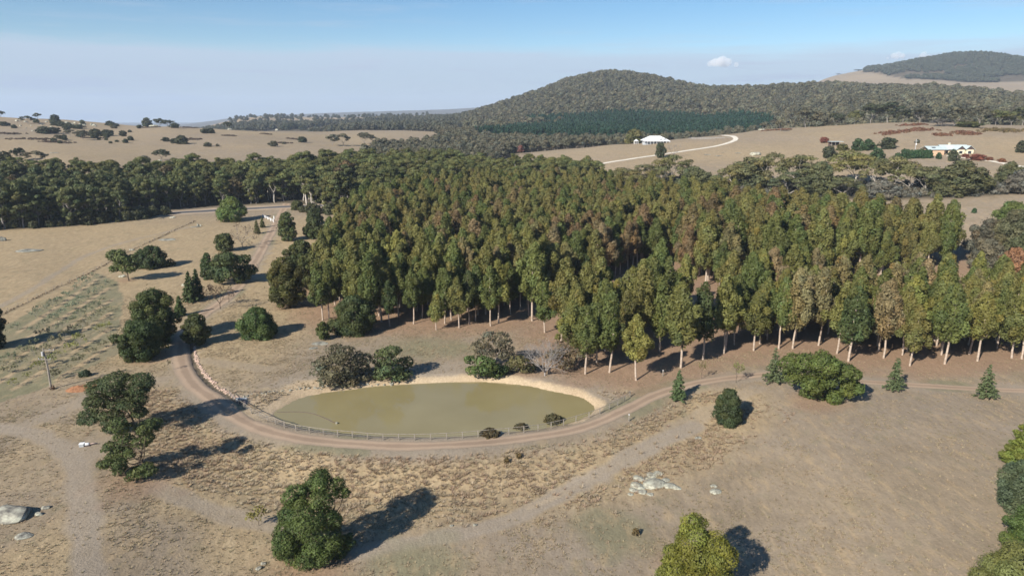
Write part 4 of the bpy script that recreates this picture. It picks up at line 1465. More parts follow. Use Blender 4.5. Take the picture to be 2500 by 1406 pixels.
# scrub under the forest edge
SHRUB = [one_mesh('shrub', *tree_dense(300 + i, 3.2, 4.0, 0.02, 'dome', 14, 0.2, 4.5, 0.42, name='shrub')) for i in range(3)]
ed = catmull(poly_px([(-60, 563), (50, 558), (150, 552), (250, 545), (330, 536), (370, 527)], h), 4.0)
ed2 = catmull(poly_px([(740, 518), (800, 524), (860, 522), (895, 512)], h), 4.0)
sp = np.concatenate([ed, ed2]) + rs.normal(size=(len(ed) + len(ed2), 2)) * 1.8
sp = np.concatenate([sp, ed + (0, 5) + rs.normal(size=(len(ed), 2)) * 2.5, ed + (0, 11) + rs.normal(size=(len(ed), 2)) * 3.0])
scatter('forest_scrub', with_z(sp), SHRUB, 'low dark scrub along the edge of the native forest', 'scrub', (0.062, 0.068, 0.03), 0.7, 1.9, 9)

# ------------------------------------------------------------------ gully trees behind the plantation on the right
GULLY = [  # u, v foot, top v, width px, tone, label
    (1575, 462, 400, 95, 'o', 'open crowned gum with white limbs at the left end of the gully'), (1640, 458, 375, 100, 'o', 'gum with bare white branches below the white driveway'), (1690, 470, 408, 90, 'd', 'dark rounded gum beside the white limbed pair'),
    (1790, 470, 395, 80, 'o', 'leafy gum in the gully below the pale boulder'), (1830, 462, 385, 100, 'd', 'domed gum in the gully below the rock mound'), (1880, 470, 372, 90, 'o', 'tall gully gum under the middle of the paddock'),
    (1950, 470, 375, 120, 'o', 'wide open gum with tangled pale limbs in the gully'), (1925, 488, 420, 100, 'd', 'dark gum low in front of the tangled pale limbs'), (2000, 478, 398, 90, 'd', 'grey green gum left of the great white trunked one'),
    (2081, 452, 368, 125, 'b', 'large spreading gum with a forked white trunk in the gully'), (2140, 462, 385, 80, 'o', 'gum crowding the right side of the forked white trunk'),
    (2180, 470, 378, 110, 'o', 'leaning gum with white trunk left of the hedge'), (2215, 470, 405, 90, 'b', 'gum with a crooked white trunk below the hedge'), (2255, 476, 400, 90, 'd', 'dark upright gum below the tan homestead'),
    (2345, 474, 394, 125, 'd', 'broad domed wattle below the tan homestead'), (2310, 478, 430, 80, 'd', 'low gum left of the broad domed wattle'), (2395, 470, 425, 60, 'b', 'small bright tree at the right foot of the broad domed wattle'),
    (2465, 450, 396, 60, 'd', 'dense dark tree by the end of the white path'), (2490, 472, 415, 70, 'g', 'grey shrubby tree at the right edge under the dense dark tree'), (1530, 468, 410, 90, 'o', 'gum where the plantation meets the gully'),
    (1745, 478, 430, 80, 'd', 'small dark gum between two gully clumps'), (2060, 484, 430, 90, 'd', 'dark gum in front of the forked white trunk'), (2150, 486, 440, 80, 'g', 'grey wattle low in the gully under the leaning gum'),
]
OPEN = [tree_gum(400 + i, 14, 15, 0.22, 10 + i, 5, 0.4, 0.5, name='gully_gum', lr=0.16) for i in range(5)]
DOME = [tree_dense(410 + i, 12, 13, 0.05, 'dome', 30, 0.15, 4.5, 0.5, 'bark_dark', 'gully_wattle', 0.8) for i in range(3)]
GT = {'o': (0.15, 0.145, 0.06), 'd': (0.105, 0.112, 0.052), 'b': (0.16, 0.162, 0.058), 'g': (0.15, 0.145, 0.115)}


def fit(p, tv, default_h):
    lo, hi = 0.5, 60.0
    for _ in range(25):
        m = (lo + hi) / 2
        if px_of((p[0], p[1], p[2] + m))[0][0][1] > tv:
            lo = m
        else:
            hi = m
    return lo / default_h


for i, (u, v, tv, w, tone, lab) in enumerate(GULLY):
    p = P(u, v)
    depth = px_of(p)[1][0]
    isdome = tone in 'dg' and i % 2 == 0 or 'wattle' in lab or 'dense' in lab
    me, H_, W_ = (DOME[i % 3], 12.0, 13.0) if isdome else (OPEN[i % 5], 14.0, 15.0)
    sz = fit(p, tv, H_)
    sx = w / FPX * depth / W_
    plant('gully_tree', me, p, np.array(GT[tone]) * rs.uniform(0.9, 1.1), lab, 'tree', rs.rand() * 6.28, (sx, sx, sz), 'trees along the gully')
gs = poisson(FOREST_FLOORS[1], 6.0, rs, 0.4)
scatter('gully_scrub', with_z(gs), SHRUB, 'grey scrub filling the gully under the gums', 'scrub', (0.13, 0.126, 0.10), 0.8, 1.5, 12)

# ------------------------------------------------------------------ far woods (masses)
def low_tree(seed, H, W, n, size, prof='dome', base=0.3, flat=0.7):
    rng = np.random.RandomState(seed)
    lobes = envelope_lobes(H, H * base, W, PROFS[prof], 9, W * 0.24, rng, flat, True, 0.25)
    V = lobes_to_leaves(lobes, n / 60.0, size, rng, 0.6, -0.4, 0.36, 0.14)
    mb = MB()
    mb.tube([(0, 0, -0.5), (0.2, 0.1, H * 0.5)], [0.3, 0.15], 4)
    return one_mesh('far_tree', mb.mesh('t', M['bark_grey'], True), crown_mesh('c', [V]))


LOWG = [low_tree(500 + i, 13, 13, 40, 1.5) for i in range(4)]
LOWP = [low_tree(510 + i, 15, 6.5, 60, 1.2, 'cone', 0.08, 1.2) for i in range(3)]
LOWM = [low_tree(520 + i, 14, 12, 60, 1.0) for i in range(4)]
hp = poisson(HILL, 13.5, rs, 0.42)
hp = hp[~inside(hp[:, 0], hp[:, 1], PINES)]
hp = hp[(noise2(hp[:, 0], hp[:, 1], 120, 46) > -0.72) & (noise2(hp[:, 0], hp[:, 1], 42, 47) > -0.7)]
h3 = with_z(hp)
huv, hd = px_of(h3)
h3 = h3[(huv[:, 0] > -100) & (huv[:, 0] < 2650)]
scatter('hill_woodland', h3[::2], LOWG, 'grey green eucalypt woodland covering the cone shaped hill and its ridge', 'woodland', (0.122, 0.117, 0.072), 0.55, 1.5, 21)
scatter('hill_woodland', h3[1::2], LOWG, 'brownish eucalypts mixed through the woodland of the cone shaped hill', 'woodland', (0.084, 0.082, 0.052), 0.5, 1.35, 22)
pp = with_z(poisson(PINES, 8.0, rs, 0.25))
scatter('pine_plantation', pp, LOWP, 'dark blue green pine plantation at the foot of the cone shaped hill', 'pines', (0.022, 0.056, 0.034), 0.75, 1.2, 23)
mp_ = poisson(MIDWOOD, 10.5, rs, 0.42)
mp_ = mp_[~inside(mp_[:, 0], mp_[:, 1], PINES)]
m3 = with_z(mp_)
scatter('valley_woodland', m3, LOWM, 'grey green gum woodland in the valley before the pines', 'woodland', (0.118, 0.114, 0.076), 0.6, 1.05, 24)
red = far_poly([(1040, 640), (1200, 640), (1290, 690), (1240, 760), (1100, 740)])
scatter('russet_trees', with_z(poisson(red, 19, rs, 0.4)), LOWM, 'reddish autumn trees among the valley gums', 'woodland', (0.20, 0.095, 0.075), 0.5, 0.85, 25)
fw = poisson(FARWOOD, 17, rs, 0.45)
fw = fw[noise2(fw[:, 0], fw[:, 1], 140, 41) > -0.35]
scatter('far_woodland', with_z(fw), LOWG, 'hazy woodland belt below the far grassy hills', 'woodland', (0.085, 0.088, 0.06), 0.7, 1.3, 26)
fc = poisson(FARCAP, 17, rs, 0.45)
fc = fc[noise2(fc[:, 0], fc[:, 1], 160, 44) + 0.5 * noise2(fc[:, 0], fc[:, 1], 60, 45) > 0.35 - 1.1 * sstep(3050, 3400, np.hypot(fc[:, 0], fc[:, 1]))]
scatter('hilltop_forest', with_z(fc), LOWG, 'dark forest cap on the far grassy hill at the right', 'woodland', (0.072, 0.082, 0.055), 0.9, 1.4, 27)
# scattered trees of the far ridges
ridge = far_poly([(560, 2500), (1000, 2700), (1060, 3300), (560, 3500)])
scatter('ridge_trees', with_z(poisson(ridge, 75, rs, 0.48)), LOWG, 'tiny scattered trees on the hazy grassy ridges left of the hill', 'woodland', (0.07, 0.075, 0.05), 0.7, 1.3, 28)
# ------------------------------------------------------------------ single trees around the pond and drive
def on_rim(u, r0, r1):
    """the point on this bearing between two distances that stands highest against the sky"""
    r = np.linspace(r0, r1, 120)
    q = far_poly([(u, 1.0)])[0]
    z = h(q[0] * r, q[1] * r)
    i = int(np.argmax((z - CAM_H) / r))
    return np.array([q[0] * r[i], q[1] * r[i], float(z[i])])


def dims(u, v, tv, w):
    p = P(u, v)
    return p, fit(p, tv, 1.0), w / FPX * px_of(p)[1][0]


def lobes_px(p, u0, v0, lst, rng, deep=0.5):
    """foliage masses read off the photograph as (u, v, radius in pixels) -> metres round the foot of the tree"""
    dep = px_of(p)[1][0]
    m = dep / FPX
    a = math.atan2(CAM_H - p[2], hypot(p[0], p[1]))
    wid = max(abs(q[0] - u0) + q[2] for q in lst) * m
    out = []
    for i, q in enumerate(lst):
        x = (q[0] - u0) * m
        dy = q[3] if len(q) > 3 else rng.uniform(-1, 1) * deep * math.sqrt(max(0.05, wid ** 2 - x * x)) * 0.8
        z = ((v0 - q[1]) * m - dy * sin(a)) / cos(a)
        out.append((x, dy, max(q[2] * m * 0.45, z), q[2] * m))
    return out


WATTLE, WDARK, WBRIGHT, WOLIVE, WGREY = (0.062, 0.084, 0.022), (0.056, 0.074, 0.022), (0.150, 0.160, 0.030), (0.098, 0.106, 0.030), (0.115, 0.105, 0.070)
CUSTOM = [  # foot u, v, top, masses, colour, opts, name, label
    (335, 1060, 912, [(310, 938, 40), (268, 948, 32), (350, 940, 38), (378, 950, 22), (252, 985, 30), (300, 978, 38), (345, 982, 34), (245, 1018, 28), (290, 1018, 28), (362, 1008, 20), (268, 1045, 18)], (0.059, 0.078, 0.030),
     dict(split=13, flat=0.6, dens=24, size=0.19), 'wattle_tree', 'wide dark wattle with flat open layers, behind the thinner one by the drive'),
    (352, 1166, 1022, [(368, 1045, 32), (330, 1042, 28), (388, 1052, 18), (300, 1076, 26), (345, 1078, 26), (276, 1110, 24), (268, 1092, 20), (266, 1130, 20), (302, 1130, 26), (300, 1100, 22), (350, 1108, 14), (282, 1146, 20), (322, 1156, 20), (366, 1146, 26), (340, 1160, 18)], (0.084, 0.103, 0.032),
     dict(split=12, flat=0.6, dens=24, size=0.18), 'wattle_tree', 'thin see-through wattle with dark limbs in front of the wide dark one'),
    (775, 1368, 1160, [(705, 1335, 32), (762, 1362, 34), (822, 1352, 30), (850, 1320, 20), (790, 1192, 36), (762, 1202, 30), (826, 1206, 28), (742, 1226, 32), (800, 1238, 28), (842, 1212, 16), (722, 1260, 34), (770, 1272, 40), (816, 1278, 34), (702, 1300, 30), (746, 1310, 42), (800, 1318, 38), (692, 1345, 24), (730, 1352, 38), (782, 1352, 34), (822, 1338, 24)], (0.078, 0.111, 0.030),
     dict(split=13, flat=0.85, dens=36, size=0.15), 'wattle_tree', 'large green wattle with a round shadow at the bottom of the dam wall'),
    (1998, 978, 857, [(1950, 882, 32), (1926, 892, 24), (1985, 888, 32), (2020, 895, 24), (1946, 915, 28), (1996, 920, 36), (2044, 915, 28), (1966, 940, 26), (2010, 948, 32), (2058, 945, 26), (2088, 945, 18), (1986, 966, 22), (2030, 970, 22)], (0.089, 0.121, 0.030),
     dict(split=15, flat=0.85, dens=15, size=0.26), 'wattle_tree', 'broad spreading green wattle on the lower side of the track'),
    (845, 940, 838, [(840, 864, 32), (800, 886, 28), (872, 880, 32), (786, 910, 24), (830, 905, 32), (880, 910, 26), (810, 930, 22), (850, 930, 26)], (0.111, 0.108, 0.062),
     dict(split=15, flat=0.6, dens=4.5, size=0.32, open_=0.8, bark='bark_grey'), 'pond_tree', 'thin grey green tree on the far bank of the pond, left of the other'),
    (962, 928, 845, [(955, 868, 30), (930, 880, 18), (982, 885, 22), (950, 903, 28), (976, 915, 24), (930, 914, 20)], (0.092, 0.111, 0.043),
     dict(split=13, flat=0.6, dens=5.5, size=0.32, open_=0.75), 'pond_tree', 'ragged green tree on the far bank of the pond, right of the thin grey one'),
    (1200, 900, 805, [(1200, 836, 30), (1226, 832, 24), (1162, 846, 16), (1182, 862, 24), (1230, 858, 24)], (0.135, 0.124, 0.078),
     dict(split=13, flat=0.7, dens=5, size=0.3, open_=0.75, bark='bark_grey'), 'pond_tree', 'half bare brownish tree behind the low green bush on the pond bank'),
    (1190, 924, 868, [(1186, 893, 28), (1160, 902, 20), (1216, 905, 24), (1146, 880, 14), (1190, 912, 22)], (0.078, 0.108, 0.032),
     dict(split=13, flat=0.75, dens=9, size=0.3), 'bank_bush', 'dense low green bush on the bare bank of the pond'),
    (1275, 912, 862, [(1268, 882, 24), (1286, 895, 22), (1250, 895, 18)], (0.115, 0.116, 0.049),
     dict(split=13, flat=0.7, dens=6, size=0.3), 'bank_bush', 'olive bush between the low green bush and the dead grey shrub'),
    (1385, 902, 830, [(1372, 850, 26), (1356, 870, 22), (1402, 866, 22), (1380, 885, 20)], (0.142, 0.115, 0.065),
     dict(split=13, flat=0.65, dens=4.5, size=0.3, open_=0.8, bark='bark_grey'), 'pond_tree', 'brownish thin bush right behind the dead grey shrub'),
    (578, 694, 605, [(570, 630, 30), (540, 640, 26), (600, 635, 20), (525, 660, 22), (560, 660, 30), (600, 660, 22), (545, 680, 18), (585, 676, 20)], (0.059, 0.081, 0.030),
     dict(split=11, flat=0.65, dens=7, size=0.4), 'wattle_tree', 'broad dark wattle left of the drive with a long shadow across it'),
    (315, 686, 604, [(305, 625, 24), (330, 635, 18), (300, 645, 20), (322, 652, 20), (288, 655, 12)], (0.095, 0.115, 0.038),
     dict(split=11, flat=0.75, dens=6, size=0.42), 'paddock_tree', 'open wattle on a single trunk above the orchard, left of a rounder tree'),
    (1705, 1452, 1253, [(1690, 1306, 32), (1702, 1345, 48), (1650, 1372, 32), (1735, 1365, 36), (1690, 1408, 56), (1634, 1410, 32), (1746, 1412, 36), (1700, 1442, 56)], WBRIGHT,
     dict(split=20, flat=0.95, dens=48, size=0.13, open_=0.75), 'wattle_tree', 'bright yellow green tree cut off by the bottom edge'),
    (565, 540, 482, [(565, 505, 24), (548, 515, 18), (582, 515, 18), (565, 528, 24)], (0.097, 0.132, 0.032), dict(split=13, flat=0.9, dens=5, size=0.5), 'roadside_tree', 'dense green tree on the near side of the sealed road'),
]
for i, (u, v, tv, lst, c, o_, nm, lab) in enumerate(CUSTOM):
    p = P(u, v)
    rng = np.random.RandomState(900 + i)
    H_ = fit(p, tv, 1.0)
    me = tree_lobes(600 + i, lobes_px(p, u, v, lst, rng), H_, name=nm, stems=((0, 0),) if i % 3 else ((0.5, 0), (-0.5, 0.3)), **o_)
    plant(nm, me, p, c, lab, 'tree')

DENSE = [  # u, v, top, width px, profile, colour, name, label
    (385, 838, 709, 102, 'round', WDARK, 'round_tree', 'tall round dark tree beside the drive, behind its lower twin', dict(base=0.02)),
    (352, 876, 785, 100, 'round', WDARK, 'round_tree', 'lower round dark tree in front of the taller one beside the drive', dict(base=0.0)),
    (481, 841, 766, 60, 'egg', (0.072, 0.082, 0.026), 'egg_shaped_tree', 'olive egg shaped tree on the right side of the drive', dict(base=0.08)),
    (630, 820, 752, 88, 'dome', (0.066, 0.094, 0.026), 'round_bush', 'green dome shaped bush alone on the grass right of the drive', dict(base=0.0)),
    (510, 682, 618, 36, 'spindle', (0.052, 0.078, 0.026), 'narrow_conifer', 'narrow dark conifer left of the broad wattle', dict(base=0.0, lr=0.22)),
    (550, 613, 571, 42, 'round', (0.062, 0.08, 0.024), 'round_bush', 'small round tree left of the half bare tree by the drive', dict(base=0.02)),
    (368, 652, 602, 72, 'dome', (0.056, 0.076, 0.026), 'paddock_tree', 'rounded green tree above the orchard, right of the open wattle', dict(base=0.03)),
    (704, 588, 519, 42, 'egg', (0.062, 0.076, 0.024), 'egg_shaped_tree', 'egg shaped tree right of the drive near the gate', dict(base=0.03)),
    (766, 582, 532, 46, 'egg', (0.056, 0.072, 0.024), 'egg_shaped_tree', 'round tree right of the egg shaped one near the gate', dict(base=0.03)),
    (768, 548, 508, 36, 'egg', (0.052, 0.066, 0.024), 'egg_shaped_tree', 'dark tree peeping up behind the round tree near the gate', dict(base=0.03)),
    (725, 512, 490, 30, 'dome', (0.075, 0.088, 0.03), 'round_bush', 'small bush beside the sealed road at the drive entrance', dict(base=0.0)),
    (738, 652, 588, 62, 'egg', (0.070, 0.082, 0.026), 'plantation_wattle', 'rounded olive wattle at the upper left edge of the plantation', dict(base=0.06)),
    (707, 750, 628, 86, 'egg', (0.088, 0.094, 0.026), 'plantation_wattle', 'tall olive wattle on red litter at the left edge of the plantation', dict(base=0.09)),
    (748, 706, 625, 46, 'egg', (0.082, 0.088, 0.026), 'plantation_wattle', 'narrow olive wattle behind the tall one on red litter', dict(base=0.08)),
    (870, 812, 724, 104, 'dome', (0.068, 0.084, 0.028), 'plantation_wattle', 'broad round wattle on red litter before the plantation', dict(base=0.04, nl=46)),
    (791, 829, 785, 30, 'egg', (0.070, 0.092, 0.028), 'sapling', 'small green sapling left of the round wattle, beside rock slabs', dict(base=0.1)),
    (405, 835, 806, 24, 'cone', (0.10, 0.128, 0.04), 'pine_seedling', 'tiny bright pine seedling at the edge of the drive', dict(base=0.0)),
    (208, 918, 904, 24, 'dome', (0.05, 0.072, 0.036), 'low_bush', 'low dark bush above the heap of red mulch', dict(base=0.0)),
    (-22, 852, 742, 72, 'round', (0.03, 0.044, 0.016), 'round_tree', 'dark tree at the left edge, throwing its shadow over the orchard', dict(base=0.0)),
    (1776, 1036, 953, 64, 'egg', (0.048, 0.064, 0.026), 'round_bush', 'dark dense bush alone on the slope below the track', dict(base=0.0, lr=0.17)),
    (1352, 1037, 1013, 46, 'dome', (0.085, 0.075, 0.034), 'waterside_bush', 'brown green bush at the fence, right of the two smaller ones', dict(base=0.0)),
    (1272, 1051, 1036, 36, 'dome', (0.085, 0.068, 0.032), 'waterside_bush', 'brownish bush at the water, middle one of three along the fence', dict(base=0.0)),
    (1195, 1063, 1048, 40, 'dome', (0.09, 0.072, 0.034), 'waterside_bush', 'brownish bush at the water, leftmost of three along the fence', dict(base=0.0)),
    (2492, 1138, 1017, 106, 'cone', (0.135, 0.165, 0.034), 'edge_tree', 'bright green tiered tree at the right edge, uppermost of four', dict(base=0.0, nl=60, lr=0.13, flat=0.5, jitter=0.4)),
    (2508, 1262, 1136, 122, 'round', (0.085, 0.11, 0.06), 'edge_tree', 'grey green tree at the right edge below the bright tiered one', dict(base=0.0, nl=60)),
    (2516, 1352, 1244, 112, 'egg', (0.075, 0.11, 0.03), 'edge_tree', 'mid green tree at the right edge, third of four going down', dict(base=0.0, nl=50)),
    (2510, 1470, 1352, 200, 'dome', (0.115, 0.13, 0.042), 'edge_tree', 'wide yellowish green tree in the bottom right corner', dict(base=0.0, nl=60)),
    (2408, 625, 535, 84, 'dome', WGREY, 'paddock_tree', 'grey green scrubby tree at the right edge beyond the plantation corner', dict(base=0.05)),
    (2475, 640, 515, 120, 'dome', (0.11, 0.115, 0.06), 'paddock_tree', 'tall grey olive tree at the right edge beyond the plantation', dict(base=0.1)),
    (2466, 570, 494, 76, 'round', (0.095, 0.125, 0.035), 'paddock_tree', 'green round tree topmost in the clump at the right edge', dict(base=0.05)),
    (2472, 674, 606, 56, 'egg', (0.26, 0.125, 0.075), 'paddock_tree', 'scorched red brown tree at the right edge', dict(base=0.1)),
    (2412, 660, 585, 80, 'dome', (0.12, 0.105, 0.07), 'paddock_tree', 'brownish scrub tree left of the scorched red one', dict(base=0.02)),
    (2515, 665, 560, 90, 'dome', (0.10, 0.112, 0.05), 'paddock_tree', 'olive tree half cut by the right edge beside the scorched one', dict(base=0.02)),
]
for i, (u, v, tv, w, prof, c, nm, lab, o_) in enumerate(DENSE):
    p, H_, W_ = dims(u, v, tv, w)
    dep = px_of(p)[1][0]
    sz = max(0.14, min(0.45, dep / 700))
    kw = dict(nl=40, lr=0.15, dens=min(44, 1.2 / sz ** 2), size=sz, name=nm)
    kw.update(o_)
    plant(nm, tree_dense(700 + i, H_, W_, prof=prof, **kw), p, c, lab, 'conifer' if 'conifer' in nm else 'bush' if 'bush' in nm else 'tree')

CONES = [(466, 737, 662, 44, (0.072, 0.105, 0.036), 'bushy green conifer beside the white boulder, left of a twin', 15), (484, 731, 655, 38, (0.068, 0.10, 0.036), 'green conifer twin right of the one by the white boulder', 15),
         (441, 771, 722, 28, (0.072, 0.11, 0.036), 'small green conifer at the bend of the drive', 13), (1655, 977, 903, 46, (0.088, 0.125, 0.05), 'young cedar right of the fence end, first along the track', 13),
         (1887, 933, 848, 54, (0.10, 0.12, 0.055), 'young cedar left of the broad wattle on the track', 12), (2183, 952, 872, 54, (0.092, 0.118, 0.052), 'young cedar right of the broad wattle, across the track', 12),
         (2405, 972, 888, 56, (0.092, 0.118, 0.052), 'young cedar nearest the right edge of the track', 12), (628, 571, 536, 18, (0.12, 0.125, 0.05), 'thin yellowish conifer below the gate', 10), (641, 556, 530, 14, (0.12, 0.125, 0.05), 'thin yellowish conifer right below the gate rails', 10)]
for i, (u, v, tv, w, c, lab, lv) in enumerate(CONES):
    p, H_, W_ = dims(u, v, tv, w)
    plant('young_conifer', tree_conifer(800 + i, H_, W_, lv, 16, 0.26 if v > 800 else 0.4, 0.3, 'young_conifer', 0.12 if v > 840 else 0.0), p, c, lab, 'conifer')

BARE = [(538, 754, 690, 86, 420, (0.115, 0.082, 0.05), 'bark_dark', 5, 'spreading half bare tree with brown leaves at the bend of the drive', 4), (592, 604, 543, 76, 500, (0.14, 0.10, 0.062), 'bark_grey', 5, 'half bare brown tree left of the drive below the gate', 4),
        (1330, 917, 822, 128, 0, (1, 1, 1), 'bark_ash', 6, 'dead grey many-branched shrub on the far side of the pond', 7), (632, 1282, 1238, 34, 160, (0.20, 0.18, 0.06), 'bark_dark', 4, 'thin yellowing sapling left of the large green wattle', 3),
        (1797, 934, 884, 28, 150, (0.17, 0.17, 0.06), 'bark_dark', 4, 'slender pale green sapling beside the track', 3), (1712, 925, 886, 18, 60, (0.17, 0.16, 0.06), 'bark_dark', 3, 'faint thin sapling on the far edge of the track', 3),
        (412, 905, 880, 12, 30, (0.14, 0.12, 0.06), 'bark_grey', 3, 'small stick-like sapling left of the drive in tree shade', 2), (405, 862, 842, 18, 60, (0.16, 0.15, 0.04), 'bark_dark', 3, 'yellowish seedling on the left edge of the drive', 3)]
for i, (u, v, tv, w, nl, c, bk, dp_, lab, st) in enumerate(BARE):
    p, H_, W_ = dims(u, v, tv, w)
    me = tree_bare(850 + i, H_, W_, dp_, nl, 0.3, bk, 'bare_tree', st, 0.62, 0.014 if nl else 0.02, 0.08 if not nl else 0.2)
    # match the measured size
    co = np.empty(len(me[0].vertices) * 3, np.float32); me[0].vertices.foreach_get('co', co); co = co.reshape(-1, 3)
    k = (W_ / (np.ptp(co[:, 0])), W_ / (np.ptp(co[:, 1])), H_ / co[:, 2].max())
    plant('sparse_tree', me, p, c, lab, 'tree', 0.0, k)

# ------------------------------------------------------------------ orchard
ORCH = [tree_bare(870 + i, 2.6 + 0.3 * i, 2.8, 3, 90 + 50 * (i % 3), 0.28, 'bark_grey', 'orchard_tree', 4, 0.6, 0.012, 0.12) for i in range(5)]
ROWS = [ORCH_ROWS[i] + t for i, t in enumerate((('a', 'row nearest the boundary fence'), ('a', 'second row from the boundary fence'), ('m', 'third row from the boundary fence'), ('b', 'middle row with dead stems'), ('y', 'row nearest the power pole'), ('b', 'short bare row near the round trees')))]
OC = {'a': (0.16, 0.19, 0.12), 'm': (0.15, 0.175, 0.10), 'b': (0.18, 0.17, 0.095), 'y': (0.2, 0.21, 0.06)}
for a_, b_, n_, t_, rl in ROWS:
    pa, pb = P(*a_)[:2], P(*b_)[:2]
    for k_ in range(n_):
        q = pa + (pb - pa) * ((k_ + rs.uniform(-0.12, 0.12)) / (n_ - 1))
        if rs.rand() < 0.1:
            continue
        plant('orchard_tree', ORCH[rs.randint(5)], (q[0], q[1], float(h(q[0], q[1]))), np.array(OC[t_]) * rs.uniform(0.85, 1.15), 'small pruned orchard tree in the ' + rl, 'fruit tree', rs.rand() * 6.28, rs.uniform(0.55, 0.9), 'orchard ' + rl)

